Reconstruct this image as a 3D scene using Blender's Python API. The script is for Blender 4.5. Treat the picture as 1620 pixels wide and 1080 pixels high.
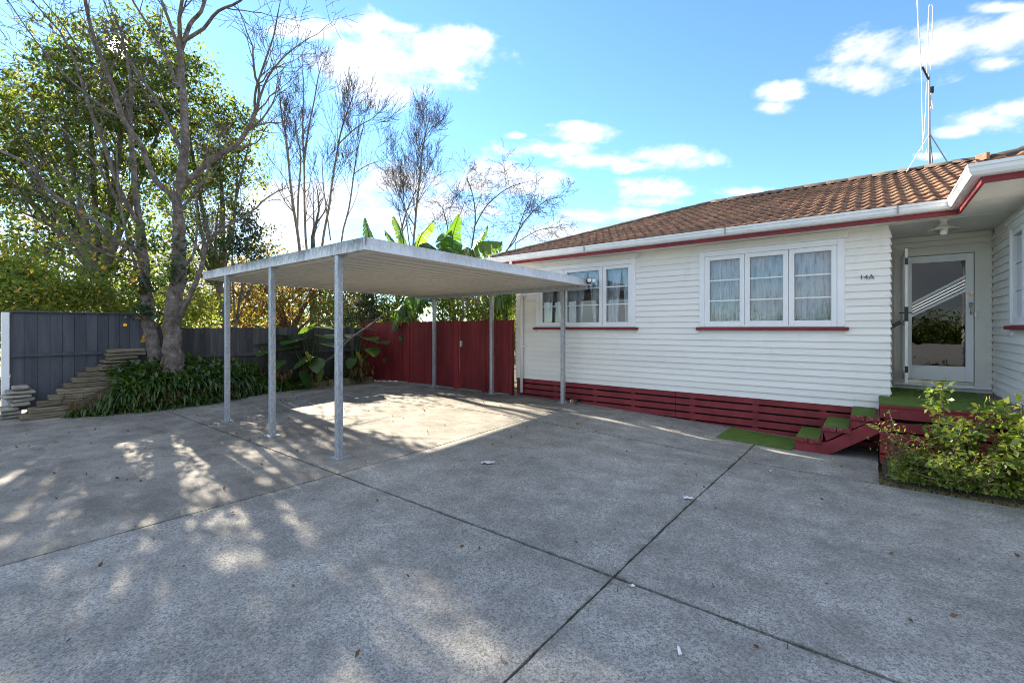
import bpy, bmesh, math, random
import numpy as np
from mathutils import Vector, Matrix, Euler

for o in list(bpy.data.objects): bpy.data.objects.remove(o)
SC = bpy.context.scene
COL = SC.collection
RND = random.Random(7)
# ------------------------------------------------------------------ camera
CAM_H, FPX = 1.70, 715.0
YAW = math.radians(38.5)
SA, CA = math.cos(YAW), math.sin(YAW)
cd = bpy.data.cameras.new('camera'); cam = bpy.data.objects.new('camera', cd); COL.objects.link(cam)
cam.location = (0, 0, CAM_H); cam.rotation_euler = (math.pi/2, 0, YAW)
cd.sensor_width = 36; cd.lens = FPX/1620*36; cd.shift_y = -21.5/1620; cd.clip_start = .05; cd.clip_end = 2000
SC.camera = cam
# layout helper used only to read real positions off the photograph: image point + distance -> place in the yard
def at(px, py, F):
    r = (px-810)/FPX; u = (518.5-py)/FPX
    return Vector(((r*SA-CA)*F, (r*CA+SA)*F, CAM_H+u*F))
def gnd(px, py, z=0.):
    return at(px, py, (z-CAM_H)/((518.5-py)/FPX))
# ------------------------------------------------------------------ sun, sky, exposure
SUN_EL, SUN_AZ = math.radians(25.1), math.radians(-79.5)      # azimuth from +Y towards +X
sun_dir = Vector((math.sin(SUN_AZ)*math.cos(SUN_EL), math.cos(SUN_AZ)*math.cos(SUN_EL), math.sin(SUN_EL)))
sd = bpy.data.lights.new('sun', 'SUN'); sun = bpy.data.objects.new('sun', sd); COL.objects.link(sun)
sd.energy = 4.8; sd.angle = math.radians(.55); sd.color = (1, .88, .70)
sun.rotation_euler = (-sun_dir).to_track_quat('-Z', 'Y').to_euler(); sun.location = (-20, 4, 14)
SC.view_settings.view_transform = 'Standard'; SC.view_settings.look = 'None'
SC.view_settings.gamma = 1; SC.view_settings.use_curve_mapping = False
SC.view_settings.exposure = 2.32
SC.cycles.max_bounces = 6; SC.cycles.transparent_max_bounces = 16; SC.cycles.filter_width = 1.0; SC.cycles.transmission_bounces = 6
SC.cycles.use_denoising = True; SC.cycles.denoising_prefilter = 'NONE'; SC.cycles.sample_clamp_indirect = 6; SC.cycles.caustics_reflective = False; SC.cycles.caustics_refractive = False

W = bpy.data.worlds.new('World'); SC.world = W; W.use_nodes = True
W.cycles.sampling_method = 'MANUAL'; W.cycles.sample_map_resolution = 512
nt = W.node_tree; nt.nodes.clear()
def N(t, **k):
    n = nt.nodes.new(t)
    for a, b in k.items(): setattr(n, a, b)
    return n
def mth(op, a, b=None, c=None, clamp=False):
    n = N('ShaderNodeMath', operation=op, use_clamp=clamp)
    for i, v in enumerate((a, b, c)):
        if v is None: continue
        if isinstance(v, (int, float)): n.inputs[i].default_value = v
        else: nt.links.new(v, n.inputs[i])
    return n.outputs[0]
sky = N('ShaderNodeTexSky', sky_type='NISHITA', sun_disc=False, sun_elevation=SUN_EL, sun_rotation=SUN_AZ,
        air_density=1.0, dust_density=.03, ozone_density=3.0, altitude=50)
tc = N('ShaderNodeTexCoord'); sep = N('ShaderNodeSeparateXYZ'); nt.links.new(tc.outputs['Generated'], sep.inputs[0])
def azel(px, py):
    d = at(px, py, 1)-Vector((0, 0, CAM_H)); return math.atan2(d.x, d.y), math.atan2(d.z, math.hypot(d.x, d.y))
CLOUDS = [(620,95,120,50),(690,85,80,32),(600,140,55,30),(735,62,40,16),(560,42,70,16),(640,45,30,10),
 (855,236,62,13),(915,212,55,13),(900,203,30,10),(815,215,15,6),(960,256,60,11),(1055,250,80,17),(1010,262,60,10),
 (1030,300,48,17),(1025,318,40,10),(1165,302,40,9),(940,342,42,10),(1000,340,55,13),(860,290,45,16),(780,285,70,26),(830,300,50,14),
 (1235,150,34,15),(1225,170,28,10),(1430,85,105,36),(1370,118,65,22),(1480,60,60,22),(1585,60,60,34),(1570,100,40,12),(1610,35,40,25),
 (1560,190,85,20),(1600,175,60,18),(1520,205,45,10),(1590,12,45,9),(1470,248,20,6),
 (640,280,90,24),(600,290,60,18),(500,330,150,45),(440,370,120,40),(700,330,80,20),(880,370,60,18),(250,440,200,60),(60,350,60,30),(470,50,60,16)]
best = None
for (cx, cy, rx, ry) in CLOUDS:
    d0 = (at(cx, cy, 1)-Vector((0, 0, CAM_H))).normalized(); dx = (at(cx+rx, cy, 1)-Vector((0, 0, CAM_H))).normalized()-d0; dy = (at(cx, cy-ry, 1)-Vector((0, 0, CAM_H))).normalized()-d0
    ex = (dx-d0*dx.dot(d0)).normalized(); ez = d0.cross(ex); ez = ez if ez.z > 0 else -ez; K = 2.2
    mpn = N('ShaderNodeMapping', vector_type='TEXTURE'); mpn.inputs[1].default_value = d0
    mpn.inputs[2].default_value = Matrix((ex, -ex.cross(ez), ez)).transposed().to_euler() if ex.cross(-ex.cross(ez)).dot(ez) > 0 else Matrix((ex, ex.cross(ez), ez)).transposed().to_euler()
    mpn.inputs[3].default_value = (dx.length*K, 2, dy.length*K); nt.links.new(tc.outputs['Generated'], mpn.inputs[0])
    gt = N('ShaderNodeTexGradient', gradient_type='SPHERICAL'); nt.links.new(mpn.outputs[0], gt.inputs[0])
    best = gt.outputs['Fac'] if best is None else mth('MAXIMUM', best, gt.outputs['Fac'])
best = mth('MULTIPLY_ADD', best, 2.2, -1.2)
nz = N('ShaderNodeTexNoise'); nz.inputs['Scale'].default_value = 12; nz.inputs['Detail'].default_value = 9; nz.inputs['Roughness'].default_value = .62
mp = N('ShaderNodeMapping'); mp.inputs['Scale'].default_value = (1, 1, 1.9); nt.links.new(tc.outputs['Generated'], mp.inputs[0]); nt.links.new(mp.outputs[0], nz.inputs['Vector'])
nzv = nz.outputs[0]
def sstep(v, lo, hi):
    n = N('ShaderNodeMapRange', interpolation_type='SMOOTHSTEP'); nt.links.new(v, n.inputs[0])
    n.inputs[1].default_value = lo; n.inputs[2].default_value = hi; return n.outputs[0]
dens = sstep(mth('MULTIPLY_ADD', mth('SUBTRACT', nzv, .5), 3.3, mth('MAXIMUM', best, -1.2)), -.38, .72)
# denser cloud added out of view, as neutral fill light for the shaded walls
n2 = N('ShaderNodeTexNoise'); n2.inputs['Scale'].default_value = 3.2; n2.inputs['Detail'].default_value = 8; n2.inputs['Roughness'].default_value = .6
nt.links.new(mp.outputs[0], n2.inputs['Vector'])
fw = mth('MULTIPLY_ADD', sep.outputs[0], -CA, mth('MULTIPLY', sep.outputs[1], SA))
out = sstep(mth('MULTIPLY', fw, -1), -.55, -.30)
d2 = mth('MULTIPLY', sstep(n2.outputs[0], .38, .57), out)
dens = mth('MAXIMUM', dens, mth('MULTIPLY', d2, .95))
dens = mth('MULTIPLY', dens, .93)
hs = N('ShaderNodeVectorMath', operation='MULTIPLY'); hs.inputs[1].default_value = (.80, .99, 1.12); nt.links.new(sky.outputs[0], hs.inputs[0])
b1 = N('ShaderNodeBackground'); b1.inputs[1].default_value = .064; nt.links.new(hs.outputs[0], b1.inputs[0])
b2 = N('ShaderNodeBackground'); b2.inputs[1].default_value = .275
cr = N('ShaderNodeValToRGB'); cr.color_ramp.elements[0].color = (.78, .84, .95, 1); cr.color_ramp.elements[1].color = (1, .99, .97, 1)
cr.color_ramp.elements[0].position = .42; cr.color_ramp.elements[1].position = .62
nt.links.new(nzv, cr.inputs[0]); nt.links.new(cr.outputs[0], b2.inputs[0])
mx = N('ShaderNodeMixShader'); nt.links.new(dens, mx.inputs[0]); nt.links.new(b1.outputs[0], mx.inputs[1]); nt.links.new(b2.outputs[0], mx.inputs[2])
# the visible disc of the sun with its small aureole
dt = N('ShaderNodeVectorMath', operation='DOT_PRODUCT'); nt.links.new(tc.outputs['Generated'], dt.inputs[0]); dt.inputs[1].default_value = sun_dir
disc = sstep(dt.outputs['Value'], math.cos(math.radians(.9)), math.cos(math.radians(.35)))
b3 = N('ShaderNodeBackground'); b3.inputs[0].default_value = (1, .95, .85, 1); nt.links.new(mth('MULTIPLY', disc, 14), b3.inputs[1])
ad = N('ShaderNodeAddShader'); nt.links.new(mx.outputs[0], ad.inputs[0]); nt.links.new(b3.outputs[0], ad.inputs[1])
wo = N('ShaderNodeOutputWorld'); nt.links.new(ad.outputs[0], wo.inputs[0])

# ------------------------------------------------------------------ materials
MATS = {}
def newmat(name):
    m = bpy.data.materials.new(name); m.use_nodes = True; t = m.node_tree; t.nodes.clear(); MATS[name] = m
    out = t.nodes.new('ShaderNodeOutputMaterial'); return m, t, out
def tn(t, ty, ins=None, **k):
    n = t.nodes.new(ty)
    for a, b in k.items(): setattr(n, a, b)
    for a, b in (ins or {}).items():
        if hasattr(b, 'is_output') or isinstance(b, bpy.types.NodeSocket): t.links.new(b, n.inputs[a])
        else: n.inputs[a].default_value = b
    return n
def pos(t, scale=(1, 1, 1)):
    g = t.nodes.new('ShaderNodeNewGeometry')
    if scale == (1, 1, 1): return g.outputs['Position']
    return tn(t, 'ShaderNodeVectorMath', {0: g.outputs['Position'], 1: scale}, operation='MULTIPLY').outputs[0]
def ramp(t, fac, stops):
    n = t.nodes.new('ShaderNodeValToRGB'); t.links.new(fac, n.inputs[0]); e = n.color_ramp.elements
    while len(e) < len(stops): e.new(.5)
    for i, (p, c) in enumerate(stops):
        e[i].position = p; e[i].color = (*c, 1) if len(c) == 3 else c
    return n.outputs[0]
def noise(t, vec, scale, detail=5, rough=.55):
    return tn(t, 'ShaderNodeTexNoise', {'Vector': vec, 'Scale': scale, 'Detail': detail, 'Roughness': rough}).outputs[0]
def mixc(t, fac, a, b, mode='MIX'):
    n = t.nodes.new('ShaderNodeMix'); n.data_type = 'RGBA'; n.blend_type = mode
    for i, v in ((0, fac), (6, a), (7, b)):
        if isinstance(v, bpy.types.NodeSocket): t.links.new(v, n.inputs[i])
        elif isinstance(v, (int, float)): n.inputs[i].default_value = v
        else: n.inputs[i].default_value = (*v, 1)
    return n.outputs[2]
def scl(c, k): return tuple(min(1, x*k) for x in c)
def M(name, col, rough=.6, var=.15, scale=4, col2=None, bump=0, bscale=90, rand=0, metal=0, spec=.4, stretch=(1, 1, 1), coat=0):
    m, t, out = newmat(name); p = pos(t, stretch)
    c = ramp(t, noise(t, p, scale, 6, .6), [(.3, scl(col, 1-var)), (.7, col2 or scl(col, 1+var))])
    if rand:
        r = tn(t, 'ShaderNodeMapRange', {0: t.nodes.new('ShaderNodeObjectInfo').outputs['Random'], 3: 1-rand, 4: 1+rand}).outputs[0]
        h = tn(t, 'ShaderNodeHueSaturation', {'Value': r, 'Color': c}); c = h.outputs[0]
    b = tn(t, 'ShaderNodeBsdfPrincipled', {'Base Color': c, 'Roughness': rough, 'Metallic': metal, 'Specular IOR Level': spec, 'Coat Weight': coat})
    if bump:
        bn = tn(t, 'ShaderNodeBump', {'Strength': bump, 'Distance': .01, 'Height': noise(t, p, bscale, 4)}); t.links.new(bn.outputs[0], b.inputs['Normal'])
    t.links.new(b.outputs[0], out.inputs[0]); return m
def leafmat(name, cols, trans, tw=.45, rough=.45, spec=.4):
    m, t, out = newmat(name); g = t.nodes.new('ShaderNodeNewGeometry')
    n = len(cols); c = ramp(t, g.outputs['Random Per Island'], [(i/max(1, n-1), x) for i, x in enumerate(cols)])
    r2 = tn(t, 'ShaderNodeMapRange', {0: g.outputs['Random Per Island'], 3: .7, 4: 1.25}).outputs[0]
    p = tn(t, 'ShaderNodeBsdfPrincipled', {'Base Color': c, 'Roughness': rough, 'Specular IOR Level': spec})
    tc_ = ramp(t, g.outputs['Random Per Island'], [(i/max(1, len(trans)-1), x) for i, x in enumerate(trans)])
    tr = tn(t, 'ShaderNodeBsdfTranslucent', {'Color': tc_})
    x = tn(t, 'ShaderNodeMixShader', {0: tw, 1: p.outputs[0], 2: tr.outputs[0]}); t.links.new(x.outputs[0], out.inputs[0]); return m
def objleafmat(name, c0, c1, t0, t1, tw=.4, rough=.35, vein=True):
    m, t, out = newmat(name); rnd = t.nodes.new('ShaderNodeObjectInfo').outputs['Random']
    c = ramp(t, rnd, [(0, c0), (.8, c1), (1, c1)]); tcx = ramp(t, rnd, [(0, t0), (1, t1)])
    nn = noise(t, pos(t), 14, 4); c = mixc(t, .5, c, ramp(t, nn, [(.3, (.35, .35, .35)), (.7, (.9, .9, .9))]), 'OVERLAY')
    p = tn(t, 'ShaderNodeBsdfPrincipled', {'Base Color': c, 'Roughness': rough, 'Specular IOR Level': .5}); tr = tn(t, 'ShaderNodeBsdfTranslucent', {'Color': tcx})
    x = tn(t, 'ShaderNodeMixShader', {0: tw, 1: p.outputs[0], 2: tr.outputs[0]}); t.links.new(x.outputs[0], out.inputs[0]); return m

def concrete(name, dark, light, agg, tint, spot=140, stain=.5):
    m, t, out = newmat(name); p = pos(t)
    big = noise(t, p, .5, 6, .62); mid = noise(t, p, 2.7, 8, .68); st = noise(t, pos(t, (1.0, 2.2, 1)), .9, 7, .72)
    base = ramp(t, big, [(.3, dark), (.52, tuple((a+b)/2 for a, b in zip(dark, light))), (.72, light)])
    base = mixc(t, .7, base, ramp(t, mid, [(.25, (.25, .25, .25)), (.75, (.75, .75, .75))]), 'OVERLAY')
    base = mixc(t, ramp(t, st, [(.50, (0, 0, 0)), (.72, (stain,)*3)]), base, tint)
    vo = tn(t, 'ShaderNodeTexVoronoi', {'Vector': p, 'Scale': spot}); bw = tn(t, 'ShaderNodeSeparateColor', {0: vo.outputs['Color']}).outputs[0]
    vo2 = tn(t, 'ShaderNodeTexVoronoi', {'Vector': p, 'Scale': spot*2.1}); bw2 = tn(t, 'ShaderNodeSeparateColor', {0: vo2.outputs['Color']}).outputs[1]
    gr = tn(t, 'ShaderNodeMath', {0: bw, 1: bw2}, operation='ADD').outputs[0]
    am = tn(t, 'ShaderNodeMapRange', {0: mid, 1: .35, 2: .65, 3: agg*.55, 4: agg}).outputs[0]
    base = mixc(t, am, base, ramp(t, tn(t, 'ShaderNodeMath', {0: gr, 1: .5}, operation='MULTIPLY').outputs[0], [(.16, (.12, .12, .12)), (.45, (.5, .5, .5)), (.85, (.88, .88, .88))]), 'OVERLAY')
    dk = noise(t, p, 5, 4, .55); base = mixc(t, ramp(t, dk, [(.66, (0, 0, 0)), (.78, (.55, .55, .55))]), base, scl(dark, .4))
    xyz = tn(t, 'ShaderNodeSeparateXYZ', {0: p}); dd = None
    for ax, v_ in ((0, -1.38), (0, -4.87), (1, 2.85), (1, 6.55)):
        d_ = tn(t, 'ShaderNodeMath', {0: tn(t, 'ShaderNodeMath', {0: xyz.outputs[ax], 1: v_}, operation='SUBTRACT').outputs[0]}, operation='ABSOLUTE').outputs[0]
        dd = d_ if dd is None else tn(t, 'ShaderNodeMath', {0: dd, 1: d_}, operation='MINIMUM').outputs[0]
    jn_ = noise(t, p, 9, 5, .7); dj = tn(t, 'ShaderNodeMath', {0: jn_, 1: .16, 2: dd}, operation='MULTIPLY_ADD').outputs[0]
    base = mixc(t, ramp(t, dj, [(.055, (.75, .75, .75)), (.105, (0, 0, 0))]), base, (.045, .05, .028))
    b = tn(t, 'ShaderNodeBsdfPrincipled', {'Base Color': base, 'Roughness': .85, 'Specular IOR Level': .2})
    bn = tn(t, 'ShaderNodeBump', {'Strength': .15, 'Distance': .004, 'Height': mid}); t.links.new(bn.outputs[0], b.inputs['Normal'])
    t.links.new(b.outputs[0], out.inputs[0]); return m
concrete('concrete_rough', (.20, .195, .18), (.33, .322, .30), .72, (.17, .16, .14), 80, .45)
concrete('concrete_smooth', (.155, .147, .132), (.335, .315, .28), .50, (.095, .088, .076), 90, .80)
M('moss_joint', (.012, .013, .008), .95, .4, 3, (.025, .04, .008), bump=.5)
M('soil', (.045, .034, .024), .95, .4, 6, (.10, .08, .05), bump=.8, bscale=40)
M('earth', (.06, .065, .03), .95, .3, 1.5, (.05, .075, .02), bump=.5, bscale=12)
m, t, out = newmat('siding'); oi = t.nodes.new('ShaderNodeObjectInfo').outputs['Random']
c = ramp(t, noise(t, pos(t, (.35, .35, 2.5)), 1.6, 6, .6), [(.3, (.83, .81, .755)), (.7, (.885, .87, .82))])
c = tn(t, 'ShaderNodeHueSaturation', {'Value': tn(t, 'ShaderNodeMapRange', {0: oi, 3: .955, 4: 1.03}).outputs[0], 'Color': c}).outputs[0]
c = mixc(t, ramp(t, noise(t, pos(t, (3, 3, .8)), 2.2, 7, .75), [(.55, (0, 0, 0)), (.80, (.30, .30, .30))]), c, (.50, .47, .40))
c = mixc(t, ramp(t, noise(t, pos(t, (1, 1, 2)), 24, 3, .6), [(.735, (0, 0, 0)), (.76, (.7, .7, .7))]), c, (.30, .28, .25))
b = tn(t, 'ShaderNodeBsdfPrincipled', {'Base Color': c, 'Roughness': .45}); bn = tn(t, 'ShaderNodeBump', {'Strength': .10, 'Distance': .01, 'Height': noise(t, pos(t, (.3, .3, 3)), 14, 4)})
t.links.new(bn.outputs[0], b.inputs['Normal']); t.links.new(b.outputs[0], out.inputs[0])
M('white_paint', (.86, .87, .875), .35, .03, 3, rand=.015)
M('cream_paint', (.74, .73, .67), .45, .05, 2, bump=.05)
M('soffit_paint', (.76, .745, .69), .6, .06, 1.5)
M('door_white', (.82, .85, .87), .35, .03, 3)
M('red_paint', (.215, .022, .030), .55, .25, 3, (.29, .038, .044), bump=.15, bscale=25, rand=.1)
M('red_fence', (.175, .014, .020), .62, .3, 2.5, (.25, .028, .032), bump=.3, bscale=30, rand=.16, stretch=(1, 1, .25))
M('fence_grey', (.075, .082, .098), .7, .25, 3, (.10, .105, .12), bump=.35, bscale=25, rand=.22, stretch=(2.5, 2.5, .3))
M('fence_dark', (.05, .052, .058), .8, .35, 3, (.085, .082, .08), bump=.45, bscale=25, rand=.32, stretch=(2.5, 2.5, .3))
M('gutter_white', (.80, .81, .80), .38, .08, 5, (.84, .85, .85))
M('dark_cap', (.075, .052, .042), .7, .35, 6, (.13, .10, .08), bump=.5)
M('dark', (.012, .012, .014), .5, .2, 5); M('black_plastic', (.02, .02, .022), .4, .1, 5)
M('interior', (.26, .28, .32), .8, .05, 2); M('interior_floor', (.10, .07, .05), .6, .1, 3)
M('chrome', (.7, .7, .72), .2, .05, 5, metal=1); M('brass', (.45, .3, .1), .3, .1, 8, metal=1)
M('timber_worn', (.20, .15, .105), .85, .4, 4, (.33, .27, .20), bump=.5, bscale=30, rand=.25, stretch=(3, .5, 5))
M('sleeper', (.16, .125, .085), .9, .45, 5, (.27, .235, .16), bump=.7, bscale=22, rand=.25, stretch=(4, .8, 6))
M('stone', (.33, .30, .25), .85, .35, 5, (.46, .43, .37), bump=.7, bscale=18, rand=.2, stretch=(1, 1, 5))
M('edging', (.24, .20, .12), .9, .4, 4, (.30, .27, .16), bump=.6, bscale=25)
m, t, out = newmat('bark_main'); p = pos(t)
c = ramp(t, noise(t, p, 7, 8, .7), [(.30, (.05, .036, .028)), (.45, (.12, .095, .078)), (.58, (.20, .17, .145)), (.72, (.36, .32, .28))])
c = mixc(t, ramp(t, noise(t, pos(t, (1, 1, .6)), 4, 5, .6), [(.58, (0, 0, 0)), (.66, (.6, .6, .6))]), c, (.13, .075, .06))
c = mixc(t, ramp(t, noise(t, p, 11, 4, .6), [(.68, (0, 0, 0)), (.73, (.7, .7, .7))]), c, (.30, .24, .05))
b = tn(t, 'ShaderNodeBsdfPrincipled', {'Base Color': c, 'Roughness': .9}); bn = tn(t, 'ShaderNodeBump', {'Strength': .9, 'Distance': .02, 'Height': noise(t, pos(t, (1, 1, .4)), 26, 5)})
t.links.new(bn.outputs[0], b.inputs['Normal']); t.links.new(b.outputs[0], out.inputs[0])
M('bark_pale', (.22, .175, .135), .9, .35, 7, (.34, .28, .22), bump=.5, bscale=30)
M('bark_brown', (.14, .105, .08), .9, .35, 7, (.24, .19, .15), bump=.6, bscale=30)
M('twig', (.10, .082, .07), .9, .3, 4, (.16, .135, .115))
M('dry', (.30, .22, .13), .9, .4, 6, (.42, .33, .20))
M('paper', (.75, .74, .74), .7, .1, 20, (.82, .81, .80)); M('paper_pink', (.70, .45, .45), .7, .3, 40, (.85, .8, .8))
M('orange_card', (.65, .16, .03), .5, .1, 8); M('blue_card', (.04, .08, .11), .5, .1, 8)
M('number_blue', (.02, .06, .16), .4, .05, 5)
M('lamp_glass', (.75, .73, .66), .2, .05, 8, spec=.6)
M('lens', (.82, .82, .74), .15, .03, 8); M('rope_grey', (.32, .32, .32), .6, .1, 5)
m, t, out = newmat('red_worn'); p = pos(t, (1, .5, 1))
c = ramp(t, noise(t, p, 3, 5), [(.3, (.17, .016, .024)), (.7, (.27, .032, .042))]); w = noise(t, p, 16, 6, .7)
c = mixc(t, ramp(t, w, [(.52, (0, 0, 0)), (.60, (.85, .85, .85))]), c, ramp(t, noise(t, pos(t, (6, 1, 6)), 12, 4), [(.3, (.10, .07, .05)), (.7, (.36, .29, .22))]))
b = tn(t, 'ShaderNodeBsdfPrincipled', {'Base Color': c, 'Roughness': .7}); bn = tn(t, 'ShaderNodeBump', {'Strength': .4, 'Distance': .01, 'Height': w}); t.links.new(bn.outputs[0], b.inputs['Normal']); t.links.new(b.outputs[0], out.inputs[0])
# galvanised steel
m, t, out = newmat('galvanised'); p = pos(t, (1, 1, .45))
v = tn(t, 'ShaderNodeTexVoronoi', {'Vector': p, 'Scale': 55.}); bw = tn(t, 'ShaderNodeRGBToBW', {0: v.outputs['Color']}).outputs[0]
c = ramp(t, bw, [(.2, (.33, .35, .38)), (.55, (.42, .44, .475)), (.85, (.50, .52, .55))]); rs = noise(t, pos(t), 40, 3)
c = mixc(t, ramp(t, rs, [(.68, (0, 0, 0)), (.73, (.35, .35, .35))]), c, (.75, .76, .78))
b = tn(t, 'ShaderNodeBsdfPrincipled', {'Base Color': c, 'Roughness': .48, 'Metallic': .55}); t.links.new(b.outputs[0], out.inputs[0])
# white carport steel with mould streaks
def mouldy(name, col, amt):
    m, t, out = newmat(name)
    zc = tn(t, 'ShaderNodeSeparateXYZ', {0: pos(t)}).outputs[2]; zf = tn(t, 'ShaderNodeMapRange', {0: zc, 1: 2.62, 2: 2.80, 3: -.16, 4: .16}).outputs[0]
    n1 = noise(t, pos(t, (5, 5, 1.5)), 4.5, 7, .75); n2 = noise(t, pos(t), 1.3, 4)
    f = tn(t, 'ShaderNodeMath', {0: tn(t, 'ShaderNodeMath', {0: n1, 1: n2}, operation='ADD').outputs[0], 1: zf}, operation='ADD').outputs[0]
    c = ramp(t, tn(t, 'ShaderNodeMath', {0: f, 1: .6}, operation='MULTIPLY').outputs[0], [(.50, col), (.62, scl(col, .80 if amt < .5 else .62)), (.74, scl(col, .65) if amt < .5 else (.17, .17, .16))])
    sp = noise(t, pos(t), 38, 3, .6); c = mixc(t, ramp(t, tn(t, 'ShaderNodeMath', {0: sp, 1: tn(t, 'ShaderNodeMath', {0: zf, 1: .5}, operation='MULTIPLY').outputs[0]}, operation='ADD').outputs[0], [(.62, (0, 0, 0)), (.70, (amt*.7,)*3)]), c, (.09, .09, .085))
    b = tn(t, 'ShaderNodeBsdfPrincipled', {'Base Color': c, 'Roughness': .45}); t.links.new(b.outputs[0], out.inputs[0])
mouldy('fascia_mould', (.72, .73, .73), 1.); mouldy('fascia_clean', (.76, .78, .81), .25); M('deck_steel', (.66, .64, .595), .5, .05, 1.2)
# clay tile
m, t, out = newmat('tile'); oi = t.nodes.new('ShaderNodeObjectInfo').outputs['Random']
c = ramp(t, noise(t, pos(t), 9, 6, .65), [(.28, (.09, .048, .028)), (.5, (.23, .118, .066)), (.72, (.38, .215, .12))])
c = tn(t, 'ShaderNodeHueSaturation', {'Value': tn(t, 'ShaderNodeMapRange', {0: oi, 3: .75, 4: 1.25}).outputs[0], 'Color': c}).outputs[0]
c = mixc(t, ramp(t, noise(t, pos(t), 5, 5, .7), [(.6, (0, 0, 0)), (.72, (.7, .7, .7))]), c, (.17, .15, .085))
c = mixc(t, ramp(t, noise(t, pos(t), 26, 3), [(.66, (0, 0, 0)), (.72, (.8, .8, .8))]), c, (.42, .40, .33))
b = tn(t, 'ShaderNodeBsdfPrincipled', {'Base Color': c, 'Roughness': .8}); bn = tn(t, 'ShaderNodeBump', {'Strength': .4, 'Distance': .01, 'Height': noise(t, pos(t), 60, 4)})
t.links.new(bn.outputs[0], b.inputs['Normal']); t.links.new(b.outputs[0], out.inputs[0])
# artificial turf
m, t, out = newmat('turf'); g1 = noise(t, pos(t), 260, 2, .6)
c = ramp(t, g1, [(.3, (.055, .105, .02)), (.55, (.13, .225, .045)), (.75, (.25, .34, .11))])
c = mixc(t, .35, c, ramp(t, noise(t, pos(t), 5, 5), [(.3, (.3, .3, .3)), (.7, (.7, .7, .7))]), 'OVERLAY')
b = tn(t, 'ShaderNodeBsdfPrincipled', {'Base Color': c, 'Roughness': .8, 'Specular IOR Level': .2}); bn = tn(t, 'ShaderNodeBump', {'Strength': 1., 'Distance': .01, 'Height': g1})
t.links.new(bn.outputs[0], b.inputs['Normal']); t.links.new(b.outputs[0], out.inputs[0])
# window glass, net curtain
def glassmat(name, tint, boost=1.0):
    m, t, out = newmat(name); fr = tn(t, 'ShaderNodeFresnel', {'IOR': 1.52}).outputs[0]
    f = tn(t, 'ShaderNodeMath', {0: fr, 1: 1.7*boost}, operation='MULTIPLY', use_clamp=True).outputs[0]
    wv = tn(t, 'ShaderNodeBump', {'Strength': .04, 'Distance': .02, 'Height': noise(t, pos(t), 3., 2)})
    x = tn(t, 'ShaderNodeMixShader', {0: f, 1: tn(t, 'ShaderNodeBsdfTransparent', {0: (*tint, 1)}).outputs[0], 2: tn(t, 'ShaderNodeBsdfGlossy', {'Roughness': .0, 'Normal': wv.outputs[0]}).outputs[0]})
    t.links.new(x.outputs[0], out.inputs[0])
glassmat('glass', (.93, .96, .97)); glassmat('door_glass', (.10, .12, .14), .75)
m, t, out = newmat('ribbed_glass')
b = tn(t, 'ShaderNodeBsdfPrincipled', {'Base Color': (.30, .31, .32, 1), 'Roughness': .15}); t.links.new(b.outputs[0], out.inputs[0])
m, t, out = newmat('net_curtain'); g1 = noise(t, pos(t, (1, 1, .1)), 30, 4)
d = tn(t, 'ShaderNodeBsdfDiffuse', {0: (.88, .93, 1.0, 1)}); tr = tn(t, 'ShaderNodeBsdfTranslucent', {0: (.8, .83, .9, 1)})
a = tn(t, 'ShaderNodeMixShader', {0: .12, 1: d.outputs[0], 2: tr.outputs[0]})
x = tn(t, 'ShaderNodeMixShader', {0: ramp(t, g1, [(.34, (.45, .45, .45)), (.50, (1, 1, 1))]), 1: tn(t, 'ShaderNodeBsdfTransparent').outputs[0], 2: a.outputs[0]}); t.links.new(x.outputs[0], out.inputs[0])
# foliage
leafmat('leaf_evergreen', [(.02, .042, .012), (.035, .065, .016), (.055, .085, .02), (.10, .10, .025)], [(.08, .15, .02), (.16, .26, .03), (.28, .36, .04), (.50, .42, .06)], .40)
leafmat('leaf_autumn', [(.16, .08, .02), (.24, .13, .03), (.10, .11, .03), (.10, .045, .02), (.06, .08, .02)], [(.50, .22, .04), (.62, .40, .07), (.34, .36, .06), (.36, .12, .04), (.22, .30, .05)], .45)
leafmat('leaf_lime', [(.10, .14, .025), (.17, .20, .04), (.22, .21, .05)], [(.28, .42, .05), (.42, .54, .08), (.58, .54, .08)], .45)
leafmat('leaf_mid', [(.03, .07, .015), (.055, .10, .02), (.08, .12, .02)], [(.22, .36, .03), (.36, .48, .05), (.5, .5, .06)], .45)
leafmat('leaf_dark', [(.012, .028, .012), (.025, .05, .018), (.035, .06, .02)], [(.06, .12, .02), (.10, .18, .03)], .25, .3, .6)
leafmat('leaf_ground', [(.012, .04, .008), (.03, .085, .012), (.05, .10, .015), (.09, .12, .02)], [(.08, .20, .02), (.22, .36, .03)], .3, .28, .6)
leafmat('leaf_bush', [(.06, .12, .025), (.12, .19, .04), (.19, .24, .05), (.32, .26, .03)], [(.30, .46, .05), (.52, .60, .08)], .38, .3, .5)
leafmat('leaf_dead', [(.14, .08, .035), (.22, .14, .06), (.10, .055, .03)], [(.2, .1, .04), (.3, .16, .06)], .2, .8)
leafmat('leaf_yellow', [(.45, .28, .02), (.5, .22, .02)], [(.7, .45, .04), (.7, .35, .03)], .4)
leafmat('grass_dry', [(.12, .14, .04), (.30, .24, .12), (.22, .17, .09)], [(.2, .2, .05), (.3, .24, .1)], .25, .8)
objleafmat('taro_leaf', (.02, .06, .018), (.06, .12, .03), (.12, .24, .03), (.30, .42, .05), .35, .3)
objleafmat('taro_yellow', (.32, .24, .03), (.40, .30, .04), (.6, .5, .05), (.6, .45, .05), .45, .4)
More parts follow.
